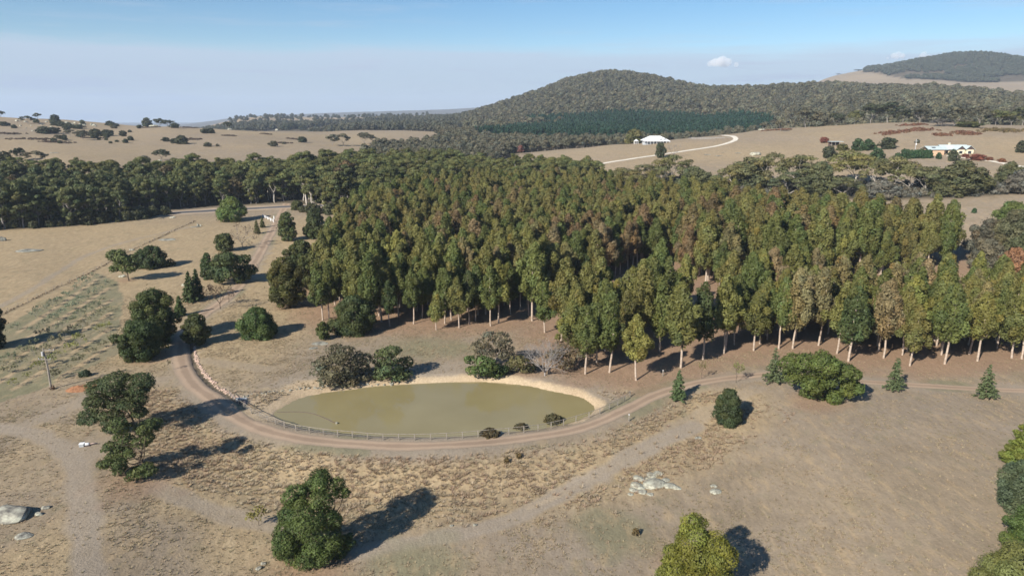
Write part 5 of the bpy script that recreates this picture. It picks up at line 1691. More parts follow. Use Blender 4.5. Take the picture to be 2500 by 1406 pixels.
# ------------------------------------------------------------------ paddock trees far off (one mesh each)
FARD = [one_mesh('far_round_tree', *tree_dense(540 + i, 10, 10, 0.06, ['round', 'dome', 'egg'][i % 3], 20, 0.19, 1.6, 0.85, name='far')) for i in range(5)]
FARO = [one_mesh('far_gum', *tree_gum(550 + i, 12, 13, 0.22, 9, 1.7, 0.8, 0.55, 'bark_grey', 'fargum')) for i in range(4)]
FARL = [  # u, v, top, width, tone, shape, label
    (4, 284, 270, 22, 'd', 'o', 'tree on the skyline at the left edge'), (92, 291, 276, 20, 'd', 'o', 'skyline tree right of the first granite tor'), (68, 302, 283, 30, 'd', 'o', 'flat topped tree under the left skyline'), (10, 308, 297, 20, 'd', 'r', 'dark bush under the left skyline at the edge'),
    (133, 297, 280, 22, 'd', 'r', 'round tree on the rocky shoulder of the left hill'), (138, 307, 295, 28, 'd', 'r', 'dark tree just below the rocky shoulder tree'), (152, 309, 297, 22, 'd', 'r', 'dark tree right of the one below the rocky shoulder'), (169, 313, 300, 20, 'd', 'r', 'third dark tree in the slanting line down the left hill'),
    (190, 315, 304, 26, 'd', 'r', 'last dark tree in the slanting line down the left hill'), (105, 326, 309, 34, 'd', 'r', 'broad dark tree by the boulders on the left hill'), (128, 326, 311, 30, 'd', 'r', 'dark tree right beside the broad one by the boulders'), (142, 343, 328, 20, 'g', 'o', 'gum on a thin trunk below the boulders'),
    (172, 334, 315, 26, 'g', 'o', 'grey gum left of the white limbed gum on the left hill'), (203, 342, 318, 32, 'g', 'o', 'white limbed gum at the foot of the left hill'), (236, 333, 315, 32, 'd', 'r', 'large dark round tree of a pair in the left paddock'), (260, 333, 317, 30, 'd', 'r', 'right hand dark tree of the pair in the left paddock'),
    (267, 307, 295, 20, 'd', 'r', 'lone dark tree in the dip of the skyline'), (280, 314, 305, 14, 'g', 'r', 'small tree beside the lone one in the skyline dip'), (340, 314, 305, 12, 'd', 'r', 'small dark bush left of the rocky knoll'), (358, 304, 288, 24, 'd', 'r', 'left tree on the rocky knoll'),
    (388, 304, 288, 30, 'd', 'o', 'middle tree on the rocky knoll'), (408, 309, 293, 32, 'd', 'o', 'right tree sloping off the rocky knoll'), (428, 313, 300, 20, 'd', 'r', 'low dark tree at the right end of the knoll'), (405, 346, 335, 16, 'd', 'r', 'small round tree left of the paddock clump'),
    (446, 352, 331, 32, 'd', 'r', 'tallest dark tree of the clump in the middle paddock'), (426, 350, 338, 22, 'd', 'r', 'low dark tree left in the middle paddock clump'), (508, 358, 347, 22, 'g', 'r', 'grey bush right of the middle paddock clump'), (531, 358, 351, 9, 'g', 'r', 'tiny bush right of the grey one in the paddock'),
    (500, 326, 314, 20, 'd', 'r', 'dark tree left of a close pair in the upper paddock'), (516, 326, 313, 20, 'd', 'r', 'dark tree right of a close pair in the upper paddock'), (555, 309, 297, 20, 'd', 'o', 'tree over a rock pile on the paddock rim'), (618, 319, 298, 22, 'g', 'o', 'tall thin gum on the far paddock rim'),
    (700, 318, 303, 24, 'd', 'r', 'left of three dark trees on the far paddock rim'), (716, 317, 301, 28, 'd', 'o', 'middle of three dark trees on the far paddock rim'), (741, 318, 305, 22, 'd', 'r', 'right of three dark trees on the far paddock rim'), (395, 391, 363, 44, 'd', 'o', 'broad tree over white rocks close behind the forest'),
    (356, 398, 380, 30, 'g', 'r', 'grey scrub left of the tree over white rocks'), (410, 411, 393, 18, 'd', 'r', 'small dark tree below the tree over white rocks'), (668, 358, 344, 20, 'g', 'r', 'small tree left of the far right paddock bush'), (692, 352, 346, 9, 'g', 'r', 'tiny bush in the far right of the left paddocks'),
    (738, 348, 334, 22, 'd', 'r', 'bush with a brown strip beside it'), (812, 356, 328, 34, 'g', 'o', 'left gum of the clump near the valley woodland'), (838, 356, 326, 34, 'g', 'o', 'right gum of the clump near the valley woodland'), (890, 352, 322, 46, 'g', 'o', 'spreading gum beside the valley woodland'),
    (15, 398, 370, 36, 'd', 'r', 'dark tree behind the forest at the left edge'), (48, 394, 361, 38, 'd', 'o', 'tall gum behind the forest near the left edge'), (90, 398, 368, 48, 'g', 'o', 'wide grey gum behind the forest near the left edge'), (345, 413, 400, 20, 'd', 'r', 'round tree just behind the forest tops'),
    (2022, 387, 357, 28, 'd', 'r', 'dark round tree below the open shelter'), (2058, 367, 351, 28, 'y', 'r', 'olive small tree in front of the open shelter'), (2012, 349, 335, 20, 'r', 'r', 'reddish small tree left of the open shelter'), (2095, 367, 338, 32, 'v', 'r', 'left half of the deep green clump by the shelter'), (2118, 367, 340, 28, 'v', 'r', 'right half of the deep green clump by the shelter'),
    (2167, 364, 336, 36, 'd', 'r', 'round tree right of the deep green clump'), (2142, 392, 362, 36, 'v', 'r', 'green tree left of the conifer hedge'), (2190, 389, 373, 14, 'v', 'r', 'small conifer just left of the hedge'), (2292, 388, 372, 15, 'v', 'r', 'small round shrub between hedge and homestead corner'), (2324, 393, 365, 22, 'd', 'r', 'upright dark tree in front of the tan homestead'),
    (2386, 391, 376, 34, 'r', 'r', 'russet bush by the white path'), (2355, 384, 375, 18, 'r', 'r', 'small russet shrub at the homestead end of the white path'), (2414, 392, 383, 16, 'r', 'r', 'russet shrub right of the larger one by the path'), (2447, 396, 386, 18, 'r', 'r', 'last russet shrub along the white path'), (2492, 372, 344, 28, 'd', 'r', 'dark tree at the right edge beyond the homestead'),
    (1612, 386, 349, 22, 'd', 'r', 'dark tree beside the bare one on the white driveway'), (1545, 351, 316, 44, 'y', 'r', 'olive tree left of the white roofed house'), (1866, 320, 297, 24, 'g', 'o', 'thin tree on the paddock rim left of a pair'), (1905, 321, 294, 28, 'g', 'o', 'sparse tree over red bracken on the paddock rim'), (2240, 350, 340, 10, 'g', 'r', 'tiny tree by the power mast'),
    (1968, 303, 262, 60, 'g', 'o', 'first big gum along the right hand crest'), (2000, 301, 270, 50, 'g', 'r', 'second gum along the right hand crest'), (2042, 299, 276, 44, 'd', 'o', 'lower gum in the crest line'), (2086, 298, 268, 38, 'y', 'o', 'gum with pale trunk left of the great crest gum'),
    (2126, 297, 250, 56, 'd', 'o', 'white limbed gum in the crest line'), (2166, 297, 250, 78, 'd', 'o', 'largest dark gum of the right hand crest'), (2204, 298, 272, 44, 'd', 'o', 'low gum right of the largest crest gum'), (2246, 301, 260, 58, 'g', 'o', 'grey gum above the upper bracken patch'), (2282, 303, 270, 46, 'g', 'o', 'gum above the lower bracken patch'),
    (2330, 320, 258, 74, 'g', 'o', 'tall gum standing out on the slope among bracken'), (2366, 330, 297, 52, 'y', 'r', 'rounded olive tree among the bracken'), (2392, 302, 254, 60, 'g', 'o', 'gum behind the rounded olive tree'), (2432, 300, 266, 54, 'y', 'o', 'gum on the crest right of the bracken'), (2470, 300, 272, 46, 'y', 'o', 'second last gum on the crest at right'), (2497, 303, 262, 50, 'd', 'o', 'last gum on the crest at the right edge'), (2300, 316, 290, 50, 'k', 'o', 'ash grey half bare tree by the bracken'),
    (2080, 182, 170, 26, 'd', 'o', 'lone umbrella tree on the far bare skyline'), (2034, 186, 180, 12, 'd', 'o', 'tiny lone tree on the far bare skyline'), (2378, 520, 507, 12, 'v', 'r', 'tiny sapling alone in the right hand paddock'),
]
FT = {'d': (0.05, 0.058, 0.03), 'g': (0.098, 0.096, 0.062), 'r': (0.19, 0.075, 0.045), 'y': (0.105, 0.108, 0.04), 'v': (0.042, 0.078, 0.032), 'k': (0.17, 0.16, 0.145)}
for i, (u, v, tv, w, t_, s_, lab) in enumerate(FARL):
    if 'crest' in lab or 'bracken' in lab and u > 2200 or 'olive tree' in lab and u > 2300:
        q = far_poly([(u, 770.0 if v < 306 else 690.0)])[0]
        p = np.array([q[0], q[1], float(h(q[0], q[1]))])
        H_, W_ = fit(p, tv, 1.0), w / FPX * px_of(p)[1][0]
    else:
        p, H_, W_ = dims(u, v, tv, w)
    if np.hypot(p[0], p[1]) > 2500:
        p = on_rim(u, 900, 1600) if u < 1000 else on_rim(u, 3000, 4200)
        H_, W_ = max(4.0, min(22.0, fit(p, tv, 1.0))), w / FPX * px_of(p)[1][0]
    me, a_, b_ = (FARD[i % 5], 10.0, 10.0) if s_ == 'r' else (FARO[i % 4], 12.0, 13.0)
    o = obj('paddock_tree' if t_ != 'r' else 'russet_shrub', me, None, (p[0], p[1], p[2] - 0.2), rs.rand() * 6.28, (W_ / b_, W_ / b_, H_ / a_), np.array(FT[t_]) * rs.uniform(0.9, 1.1))
    tag(o, lab, 'tree', 'scattered paddock trees')
for k_ in range(26):
    u, v = rs.uniform(10, 330), rs.uniform(300, 352)
    v = max(v, 296 + (u - 100) * 0.07 if u > 100 else 292)
    w = rs.uniform(8, 17)
    p, H_, W_ = dims(u, v, v - w * rs.uniform(0.6, 0.85), w)
    if np.hypot(p[0], p[1]) > 1700:
        continue
    o = obj('paddock_bush', FARD[k_ % 5], None, (p[0], p[1], p[2] - 0.2), rs.rand() * 6.28, (W_ / 10, W_ / 10, H_ / 10), np.array(FT['d']) * rs.uniform(0.9, 1.5))
    tag(o, 'small dark bush dotted over the rocky slopes of the left hill', 'bush', 'small bushes dotted over the left hill')
p, H_, W_ = dims(1645, 384, 350, 44)
plant('bare_tree', tree_bare(880, H_, W_, 5, 0, 0.3, 'bark_grey', 'bare_tree', 4, 0.6, 0.02, 0.2), p, (1, 1, 1), 'bare grey tree on the white driveway', 'tree')
for k_ in range(8):
    p, H_, W_ = dims(2207 + 8.6 * k_, 388 - 0.2 * k_, 366 + rs.uniform(-2, 2), 15)
    o = obj('hedge_conifer', FARD[k_ % 5], None, p, rs.rand() * 6, (W_ / 10, W_ / 10, H_ / 10), (0.036, 0.075, 0.03))
    tag(o, 'deep green conifer of the short hedge left of the tan homestead', 'conifer', 'conifers of the homestead hedge')
# bracken, one patch each
for k_, (u, v, lx, ly) in enumerate(BRACKEN):
    p = P(u, v)
    n_ = 60
    q = rs.normal(size=(n_, 2)) * 0.45
    q = np.clip(q, -1, 1)
    pts = with_z(np.stack([p[0] + q[:, 0] * lx * 0.8, p[1] + q[:, 1] * ly * 2.2], 1))
    if k_ == 0:
        BRK = [one_mesh('bracken', *tree_dense(890 + i, 0.8, 2.6, 0.0, 'dome', 8, 0.25, 2.2, 0.5, name='bracken')) for i in range(2)]
    scatter('bracken', pts, BRK, ['rust red bracken patch on the paddock below the crest', 'rust red bracken strip lower down the crest paddock', 'thin reddish bracken strip left of the lower patches', 'bracken clump under the tall slope gum', 'olive and red bracken bank near the right edge', 'thin bracken line on the paddock rim', 'small bracken clump above the homestead',
            'long brown bracken band on the left hill', 'brown bracken tail right of the long band', 'brown bracken strip under the white limbed gum', 'brown bracken patch at the left edge', 'brown bracken by the middle paddock clump', 'thin brown line in the upper left paddock', 'brown bracken strip right in the left paddocks', 'faint brown strip on the far paddock rim', 'brown bracken near the small rim bush', 'brown bracken under the rocky knoll', 'brown bracken right of the rocky knoll'][k_],
            'bracken', (0.17, 0.085, 0.05) if u > 1000 and k_ != 4 else (0.15, 0.11, 0.045) if k_ == 4 else (0.105, 0.075, 0.055), 0.7, 1.4, 60 + k_)
#PART5#
# ------------------------------------------------------------------ rocks
def rock_mesh(seed, name, mat, sub=3, rough=0.35):
    import bmesh
    rng = np.random.RandomState(seed)
    bm = bmesh.new()
    bmesh.ops.create_icosphere(bm, subdivisions=sub, radius=1.0)
    V = np.array([v.co[:] for v in bm.verts])
    F = np.array([[v.index for v in f.verts] for f in bm.faces])
    bm.free()
    # chip the ball with a few planes, then roughen it
    for _ in range(9):
        d = rng.normal(size=3); d /= np.linalg.norm(d)
        k = rng.uniform(0.62, 0.9)
        s = V @ d
        V = V - np.maximum(s - k, 0)[:, None] * d * 0.85
    V += V * (rough * 0.25 * noise2(V[:, 0] * 3 + V[:, 2] * 2, V[:, 1] * 3 - V[:, 2], 1.0, seed))[:, None]
    return mesh_np(name, V, F, [mat], smooth=False)


RK = [rock_mesh(10 + i, 'granite_boulder', M['rock']) for i in range(4)]
RKP = [rock_mesh(20 + i, 'lichened_slab', M['rock_pale']) for i in range(4)]
ROCKS = [  # u, v centre of foot, width px, height px, mesh set, label
    (32, 1258, 104, 40, 0, 'big whale backed granite boulder at the left edge'), (95, 1256, 20, 13, 1, 'small pale stone right of the big boulder'), (113, 1240, 24, 12, 0, 'dark cracked stone up right of the big boulder'), (60, 1308, 44, 5, 0, 'flat rock slab sunk in the grass below the big boulder'),
    (1560, 1168, 26, 9, 1, 'pale lichened slab, upper left of the cluster below the dam'), (1592, 1160, 24, 8, 1, 'pale lichened slab at the top of the cluster'), (1606, 1156, 22, 7, 1, 'pale lichened slab at the top right of the cluster'), (1600, 1182, 46, 11, 1, 'largest pale lichened slab in the middle of the cluster'),
    (1556, 1186, 30, 12, 1, 'pale lichened slab at the left of the cluster'), (1568, 1200, 20, 9, 1, 'pale lichened slab low at the left of the cluster'), (1582, 1166, 14, 7, 1, 'small pale slab between the upper slabs'), (1636, 1186, 26, 9, 1, 'pale lichened slab at the right of the cluster'), (1652, 1190, 18, 8, 1, 'outermost pale slab at the right of the cluster'), (1540, 1206, 12, 6, 1, 'small broken stone below left of the cluster'), (1578, 1186, 22, 8, 1, 'pale slab left of the largest slab in the cluster'), (1626, 1172, 18, 7, 1, 'pale slab up right of the largest slab in the cluster'), (1546, 1196, 18, 7, 1, 'broken pale slab at the lower left rim of the cluster'), (1588, 1206, 14, 6, 1, 'lowest pale stone of the cluster'),
    (1742, 1186, 14, 9, 1, 'upper of two pinkish stones right of the cluster'), (1748, 1200, 24, 10, 1, 'lower of two pinkish stones right of the cluster'), (1704, 1070, 18, 9, 0, 'low broken rock on the slope above the cluster'), (632, 1388, 20, 12, 0, 'stone heaped left of the large green wattle'), (644, 1376, 16, 9, 0, 'second stone of the heap left of the large green wattle'),
    (1160, 1282, 12, 7, 0, 'dark stone beside the washed out track'), (1102, 1284, 9, 6, 0, 'smaller dark stone beside the washed out track'), (450, 698, 14, 12, 1, 'white boulder beside the twin conifers'), (421, 532, 15, 7, 1, 'pale boulder by the sealed road'), (484, 553, 7, 14, 0, 'tall upright standing stone near the sealed road'), (490, 553, 5, 11, 0, 'short upright standing stone next to the tall one'), (478, 554, 26, 3, 0, 'flat rock under the standing stones'),
    (6, 588, 22, 20, 0, 'dark block of rock at the left edge of the paddock'), (72, 612, 60, 4, 0, 'flat bare rock in the left paddock'), (782, 838, 40, 4, 0, 'flat grey rock slab by the small green sapling'), (765, 850, 24, 3, 0, 'lower flat rock slab by the small green sapling'), (298, 676, 18, 10, 1, 'pale stone at the foot of the open wattle'), (322, 611, 14, 6, 1, 'pale stone between the two trees above the orchard'), (410, 585, 40, 3, 0, 'low rock sheet below the boundary fence'),
    (1845, 379, 30, 15, 1, 'rounded pale rock mound on the right hand paddock'), (1728, 378, 20, 3, 1, 'flat white rock left of the mound'), (1756, 381, 20, 3, 1, 'flat white rock nearer left of the mound'), (1802, 374, 16, 3, 1, 'flat white rock just left of the mound'), (1765, 373, 9, 3, 1, 'tiny white rock above the flat ones'), (133, 374, 24, 4, 1, 'white rock sheet in the left paddock'), (2448, 302, 24, 6, 1, 'pale rocks on the crest at right'), (1822, 320, 22, 6, 1, 'pale earth bank on the rim above the white driveway'), (1860, 318, 18, 6, 1, 'second pale bank on the rim right of the first'),
    (366, 306, 14, 9, 1, 'pale granite block on the rocky knoll'), (378, 307, 16, 8, 1, 'right pale granite block on the rocky knoll'), (390, 394, 14, 7, 1, 'white rock under the broad tree behind the forest'), (376, 396, 16, 5, 1, 'white rock left under the broad tree behind the forest'), (362, 408, 7, 4, 1, 'lone white stone behind the forest tops'), (560, 309, 12, 6, 1, 'rock pile on the paddock rim'), (676, 319, 9, 7, 1, 'standing pale rock on the far rim'), (722, 320, 9, 5, 1, 'pale rock under the three far trees'),
]
for i, (u, v, w, hh, set_, lab) in enumerate(ROCKS):
    p = P(u, v)
    if np.hypot(p[0], p[1]) > 2500:
        p = on_rim(u, 900, 1600)
    m = px_of(p)[1][0] / FPX
    a = math.atan2(CAM_H - p[2], hypot(p[0], p[1]))
    W_ = w * m / 2 * (1.3 if 1500 < u < 1760 and 1100 < v < 1215 else 1.0)
    D_ = W_ * (1.0 if 1500 < u < 1760 and 1100 < v < 1215 else 0.75 if hh > 5 else 0.9)
    flat = hh <= 5 or set_ == 1 and u > 1500 and v > 1100 and v < 1210
    Hh = W_ * (0.28 if v > 1100 else 0.1) if flat else max(0.25, hh * m / 2 * 0.9)
    o = obj('granite_boulder' if not flat else 'flat_rock', (RKP if set_ and not (flat and v < 700) else RK)[i % 4], None, (p[0], p[1], p[2] + Hh * (0.25 if not flat else 0.05)), rs.rand() * 0.8 - 0.4, (W_, D_, Hh))
    tag(o, lab, 'rock', 'scattered rocks')
tor = rs.uniform(0, 1, (46, 2))
for k_ in range(34):
    t_ = rs.rand()
    u = 20 + 215 * t_ + rs.normal() * 6
    v = 292 + 12 * t_ + rs.uniform(0, 1) ** 1.6 * (26 if t_ < 0.6 else 6)
    p = P(u, v)
    m = px_of(p)[1][0] / FPX
    if px_of(p)[1][0] > 1700:
        p = on_rim(u, 900, 1600)
        m = px_of(p)[1][0] / FPX
    s_ = m * rs.uniform(1.5, 4.2)
    o = obj('granite_boulder', RKP[k_ % 4], None, (p[0], p[1], p[2] + s_ * 0.3), rs.rand() * 6, (s_ * 1.3, s_, s_ * 0.85))
    tag(o, 'small pale granite boulder strewn over the rocky left hill', 'rock', 'boulders strewn over the left hill')

# stones along the drain and the pond rim: too small and many to count
STN = [rock_mesh(40 + i, 'stone', M['rock_pink'], 1) for i in range(3)]
L_ = DITCH[::1]
d_ = np.gradient(L_, axis=0); nr_ = np.stack([d_[:, 1], -d_[:, 0]], 1); nr_ /= np.linalg.norm(nr_, axis=1)[:, None]
side = 1 if (L_[len(L_) // 2] + nr_[len(L_) // 2])[0] > L_[len(L_) // 2][0] else -1
pts = np.concatenate([L_ + nr_ * side * 0.75 + rs.normal(size=L_.shape) * 0.18 for _ in range(4)])
scatter('drain_stones', with_z(pts), STN, 'pinkish stones edging the drain beside the drive', 'stones', smin=0.16, smax=0.38, seed=71)
rim = catmull(poly_px([(600, 968), (660, 958), (720, 950), (800, 943), (860, 940), (930, 938), (990, 930)], h), 0.7)
scatter('bank_stones', with_z(np.concatenate([rim, rim[::2]]) + rs.normal(size=(len(rim) + len(rim[::2]), 2)) * 0.45), [rock_mesh(50 + i, 'stone', M['rock'], 1) for i in range(3)], 'loose stones along the left far bank of the pond', 'stones', smin=0.14, smax=0.42, seed=72)

# heap of red mulch
p = P(208, 948)
g = 26
xs, ys = np.meshgrid(np.linspace(-1, 1, g * 2), np.linspace(-1, 1, g))
hz = np.maximum(0, 1 - (xs ** 2 + ys ** 2)) ** 0.8 * (0.75 + 0.35 * noise2(xs * 3, ys * 3, 1.0, 77)) * 1.0 - 0.06 + 0.05 * noise2(xs * 14, ys * 14, 1.0, 78)
ca, sa = cos(0.35), sin(0.35)
X = xs * 3.6; Y = ys * 2.1
V = np.stack([p[0] + X * ca - Y * sa, p[1] + X * sa + Y * ca, np.zeros_like(X)], -1).reshape(-1, 3)
V[:, 2] = h(V[:, 0], V[:, 1]) + hz.ravel()
idx = np.arange(g * 2 * g).reshape(g, g * 2)
mh = obj('mulch_heap', mesh_np('mulch_heap', V, np.stack([idx[:-1, :-1], idx[:-1, 1:], idx[1:, 1:], idx[1:, :-1]], -1).reshape(-1, 4), [M['mulch']]))
tag(mh, 'heap of red brown mulch left of the wide dark wattle', 'heap')

# ------------------------------------------------------------------ post and rail fence round the dam
FPX_ = [(562, 969), (580, 986), (604, 1003), (640, 1023), (700, 1046), (780, 1060), (880, 1070), (960, 1074), (1040, 1074), (1120, 1070), (1200, 1063), (1300, 1053), (1400, 1031), (1450, 1016), (1500, 993), (1530, 976), (1538, 968)]
FL = catmull(np.array([P(u, v)[:2] for u, v in FPX_]), 0.25)
seg = np.concatenate([[0], np.cumsum(np.linalg.norm(np.diff(FL, axis=0), axis=1))])
npost = int(seg[-1] / 2.75)
fence = empty('post_and_rail_fence', tuple(FL[0]) + (float(h(*FL[0])),))
fence_o = np.array(fence.location)
tag(fence, 'weathered post and rail fence between the drive and the pond', 'fence')
posts = []
post_me = MB().box(-0.075, 0.075, -0.075, 0.075, -0.3, 1.22).mesh('post', M['timber'])
for k_ in range(npost + 1):
    q = [np.interp(seg[-1] * k_ / npost, seg, FL[:, j]) for j in (0, 1)]
    z = float(h(q[0], q[1]))
    posts.append(np.array([q[0], q[1], z]))
    obj('post', post_me, fence, np.array([q[0], q[1], z]) - fence_o, rs.rand() * 0.3)
for k_ in range(npost):
    a_, b_ = posts[k_] - fence_o, posts[k_ + 1] - fence_o
    obj('rail', MB().tube([a_ + (0, 0, 1.16), b_ + (0, 0, 1.16)], [0.05, 0.05], 6).mesh('rail', M['timber']), fence)
for zz in (0.45, 0.8):
    obj('wire', MB().tube([q - fence_o + (0, 0, zz) for q in posts], 0.012, 3).mesh('wire', M['wire']), fence)
for u, v, lab in ((1535, 1028, 'lone white guide post on the outer edge of the drive'), (1618, 918, 'lone pale post at the edge of the plantation shade')):
    q = P(u, v)
    o = empty('marker_post', q)
    obj('post', MB().box(-0.09, 0.09, -0.09, 0.09, -0.3, 1.3).mesh('post', M['timber']), o)
    obj('post_cap', MB().box(-0.11, 0.11, -0.11, 0.11, 1.3, 1.38).mesh('post_cap', M['white']), o)
    tag(o, lab, 'post')

# boundary fence of the left paddock
BL = line_px(FENCE_L_PX, 0.5)
sg = np.concatenate([[0], np.cumsum(np.linalg.norm(np.diff(BL, axis=0), axis=1))])
bf = empty('wire_fence', tuple(BL[0]) + (float(h(*BL[0])),))
bo = np.array(bf.location)
tag(bf, 'wire boundary fence in a dark weedy strip left of the orchard', 'fence')
pp_ = MB().tube([(0, 0, -0.2), (0, 0, 1.2)], [0.07, 0.06], 6).mesh('post', M['timber'])
bp_ = []
for k_ in range(int(sg[-1] / 5.0) + 1):
    q = [np.interp(k_ * 5.0, sg, BL[:, j]) for j in (0, 1)]
    bp_.append(np.array([q[0], q[1], float(h(*q))]))
    obj('post', pp_, bf, bp_[-1] - bo)
for zz in (0.3, 0.6, 0.9, 1.1):
    obj('wire', MB().tube([q - bo + (0, 0, zz) for q in bp_], 0.01, 3).mesh('wire', M['wire']), bf)
WEED = [one_mesh('weed', *tree_dense(895 + i, 0.55, 0.9, 0.0, 'dome', 6, 0.25, 9, 0.2, name='weed')) for i in range(2)]
wp = BL[::2] + rs.normal(size=BL[::2].shape) * 0.35
scatter('fence_weeds', with_z(wp), WEED, 'dark dry weeds along the left boundary fence', 'weeds', (0.12, 0.085, 0.055), 0.25, 0.65, 73)

# fence line up the white driveway
DV = catmull(poly_px([(1400, 405), (1520, 384), (1640, 364), (1740, 348), (1790, 326)], h), 2.0)
sg = np.concatenate([[0], np.cumsum(np.linalg.norm(np.diff(DV, axis=0), axis=1))])
df = empty('driveway_fence', tuple(DV[0]) + (float(h(*DV[0])),))
do = np.array(df.location)
tag(df, 'thin post and wire fence along the far side of the white driveway', 'fence')
dp_ = []
for k_ in range(int(sg[-1] / 6) + 1):
    q = [np.interp(k_ * 6.0, sg, DV[:, j]) for j in (0, 1)]
    dp_.append(np.array([q[0], q[1], float(h(*q))]))
    obj('post', pp_, df, dp_[-1] - do)
obj('wire', MB().tube([q - do + (0, 0, 0.95) for q in dp_], 0.015, 3).mesh('wire', M['wire']), df)

# entrance gate and wing fences at the sealed road
ga, gb = P(641, 530), P(668, 543)
gate = empty('entrance_gate', ga)
tag(gate, 'white rail wing fence and gate at the drive entrance', 'gate')
for k_ in range(5):
    q = ga + (gb - ga) * k_ / 4 - ga
    obj('post', MB().box(q[0] - 0.12, q[0] + 0.12, q[1] - 0.12, q[1] + 0.12, q[2] - 0.3, q[2] + 1.5).mesh('post', M['white']), gate)
for zz in (0.55, 1.0, 1.4):
    obj('rail', MB().tube([(0, 0, zz), (gb - ga) + (0, 0, zz)], 0.07, 5).mesh('rail', M['white']), gate)
for u, lab in ((669, 'left'), (686, 'right')):
    q = P(u, 535)
    o = empty('gate_post', q)
    obj('post', MB().box(-0.18, 0.18, -0.18, 0.18, -0.2, 1.5).mesh('post', M['white']), o)
    obj('post_cap', MB().box(-0.24, 0.24, -0.24, 0.24, 1.5, 1.6).mesh('post_cap', M['white']), o)
    tag(o, 'stout white gate post on the %s of the drive entrance' % lab, 'post')

# ------------------------------------------------------------------ power pole by the orchard
p = P(125, 950)
hp_ = fit(p, 850, 1.0)
pole = empty('power_pole', p)
tag(pole, 'grey timber power pole with two crossarms beside the orchard', 'pole')
obj('post', MB().tube([(0, 0, -0.4), (0.0, 0, hp_ * 0.5), (-0.25, 0, hp_)], [0.2, 0.17, 0.13], 8).mesh('pole_shaft', M['timber']), pole)
arm = obj('crossarm', MB().box(-0.4, 2.0, -0.08, 0.08, hp_ - 0.55, hp_ - 0.4).mesh('crossarm', M['timber']), pole)
arm2 = obj('crossarm', MB().box(-1.6, 1.0, -0.08, 0.08, hp_ - 2.5, hp_ - 2.35).mesh('crossarm', M['timber']), pole)
for a_, xs_, zz in ((arm, (-0.3, 1.0, 1.9), hp_ - 0.4), (arm2, (-1.5, -0.8, 0.9), hp_ - 2.35)):
    for x_ in xs_:
        obj('insulator', MB().tube([(x_, 0, zz), (x_, 0, zz + 0.12), (x_, 0, zz + 0.25)], [0.05, 0.09, 0.05], 6).mesh('insulator', M['metal']), a_)
obj('transformer', MB().tube([(-0.4, -0.25, hp_ - 1.6), (-0.4, -0.25, hp_ - 0.7)], [0.2, 0.2], 8).mesh('transformer', M['metal']), pole)
obj('cable', MB().tube([(0.2, 0, hp_ - 1.2), (0.24, 0, 1.0)], 0.03, 4).mesh('cable', M['wire']), pole)
obj('grass_clump', one_mesh('grass_clump', *tree_dense(898, 0.7, 1.2, 0, 'dome', 7, 0.25, 12, 0.2, name='weed')), pole, (0.4, 0, 0), color=(0.12, 0.07, 0.04))
# power mast by the homestead
p = P(2232, 384)
hm = fit(p, 340, 1.0)
mast = empty('power_mast', p)
tag(mast, 'slim pale mast beside the hedge of the tan homestead', 'pole')
obj('post', MB().tube([(0, 0, -0.3), (0, 0, hm)], [0.22, 0.14], 6).mesh('mast_shaft', M['metal']), mast)
obj('crossarm', MB().box(-0.9, 0.9, -0.08, 0.08, hm - 1.4, hm - 1.2).mesh('crossarm', M['metal']), mast)
obj('equipment_box', MB().box(-0.35, 0.35, -0.4, -0.15, hm * 0.68, hm * 0.68 + 1.0).mesh('equipment_box', M['white']), mast)

# water pump on the mown track
p = P(210, 1088)
pump = empty('water_pump', p, 0.25)
tag(pump, 'small pale pump box and motor lying on the mown track', 'pump')
obj('box', MB().box(-0.95, -0.25, -0.35, 0.35, 0, 0.5).mesh('pump_box', M['wall_grey']), pump)
obj('lid', MB().box(-1.0, -0.2, -0.4, 0.4, 0.5, 0.56).mesh('pump_lid', M['white']), pump)
obj('motor', MB().tube([(-0.1, 0, 0.3), (0.45, 0, 0.3), (0.6, 0, 0.3)], [0.26, 0.26, 0.12], 10).mesh('motor', M['white'], True), pump)
obj('pipe', MB().tube([(0.5, 0, 0.25), (1.0, 0.1, 0.3), (1.7, 0.3, 0.12)], 0.11, 7).mesh('pipe', M['rock_pink'], True), pump)
obj('skid', MB().box(-1.0, 0.7, -0.3, 0.3, 0.0 - 0.05, 0.04).mesh('skid', M['dark']), pump)

# floating intake and rope in the pond
p0 = ray(676, 1006); p1 = ray(822, 1034)
w0 = p0[:2] * (CAM_H - WATER_Z) / -p0[2]; w1 = p1[:2] * (CAM_H - WATER_Z) / -p1[2]
ts = np.linspace(0, 1, 16)
cv = [(w0[0] + (w1[0] - w0[0]) * t, w0[1] + (w1[1] - w0[1]) * t + 2.2 * sin(pi * t) ** 1.2, WATER_Z + 0.03) for t in ts]
intake = empty('pump_intake', cv[-1])
tag(intake, 'dark hose and float lying on the left part of the pond', 'hose')
obj('hose', MB().tube(np.array(cv) - np.array(cv[-1]), 0.06, 5).mesh('hose', M['dark']), intake)
obj('float', MB().tube([(0, 0, 0.0), (0, 0, 0.2), (0, 0, 0.3)], [0.22, 0.26, 0.12], 8).mesh('float', M['rock']), intake)
# culvert and dark pipe at the fence end
p = P(590, 975); p2 = P(668, 1018)
cul = empty('culvert', p)
tag(cul, 'concrete culvert head where the drain meets the pond fence', 'culvert')
obj('head_wall', MB().box(-1.1, 1.1, -0.18, 0.18, -0.5, 0.35).mesh('head_wall', M['wall_grey']), cul)
obj('pipe', MB().tube([(0, -0.9, -0.25), (0, 0.9, -0.25)], 0.3, 10, cap=False).mesh('pipe', M['dark']), cul)

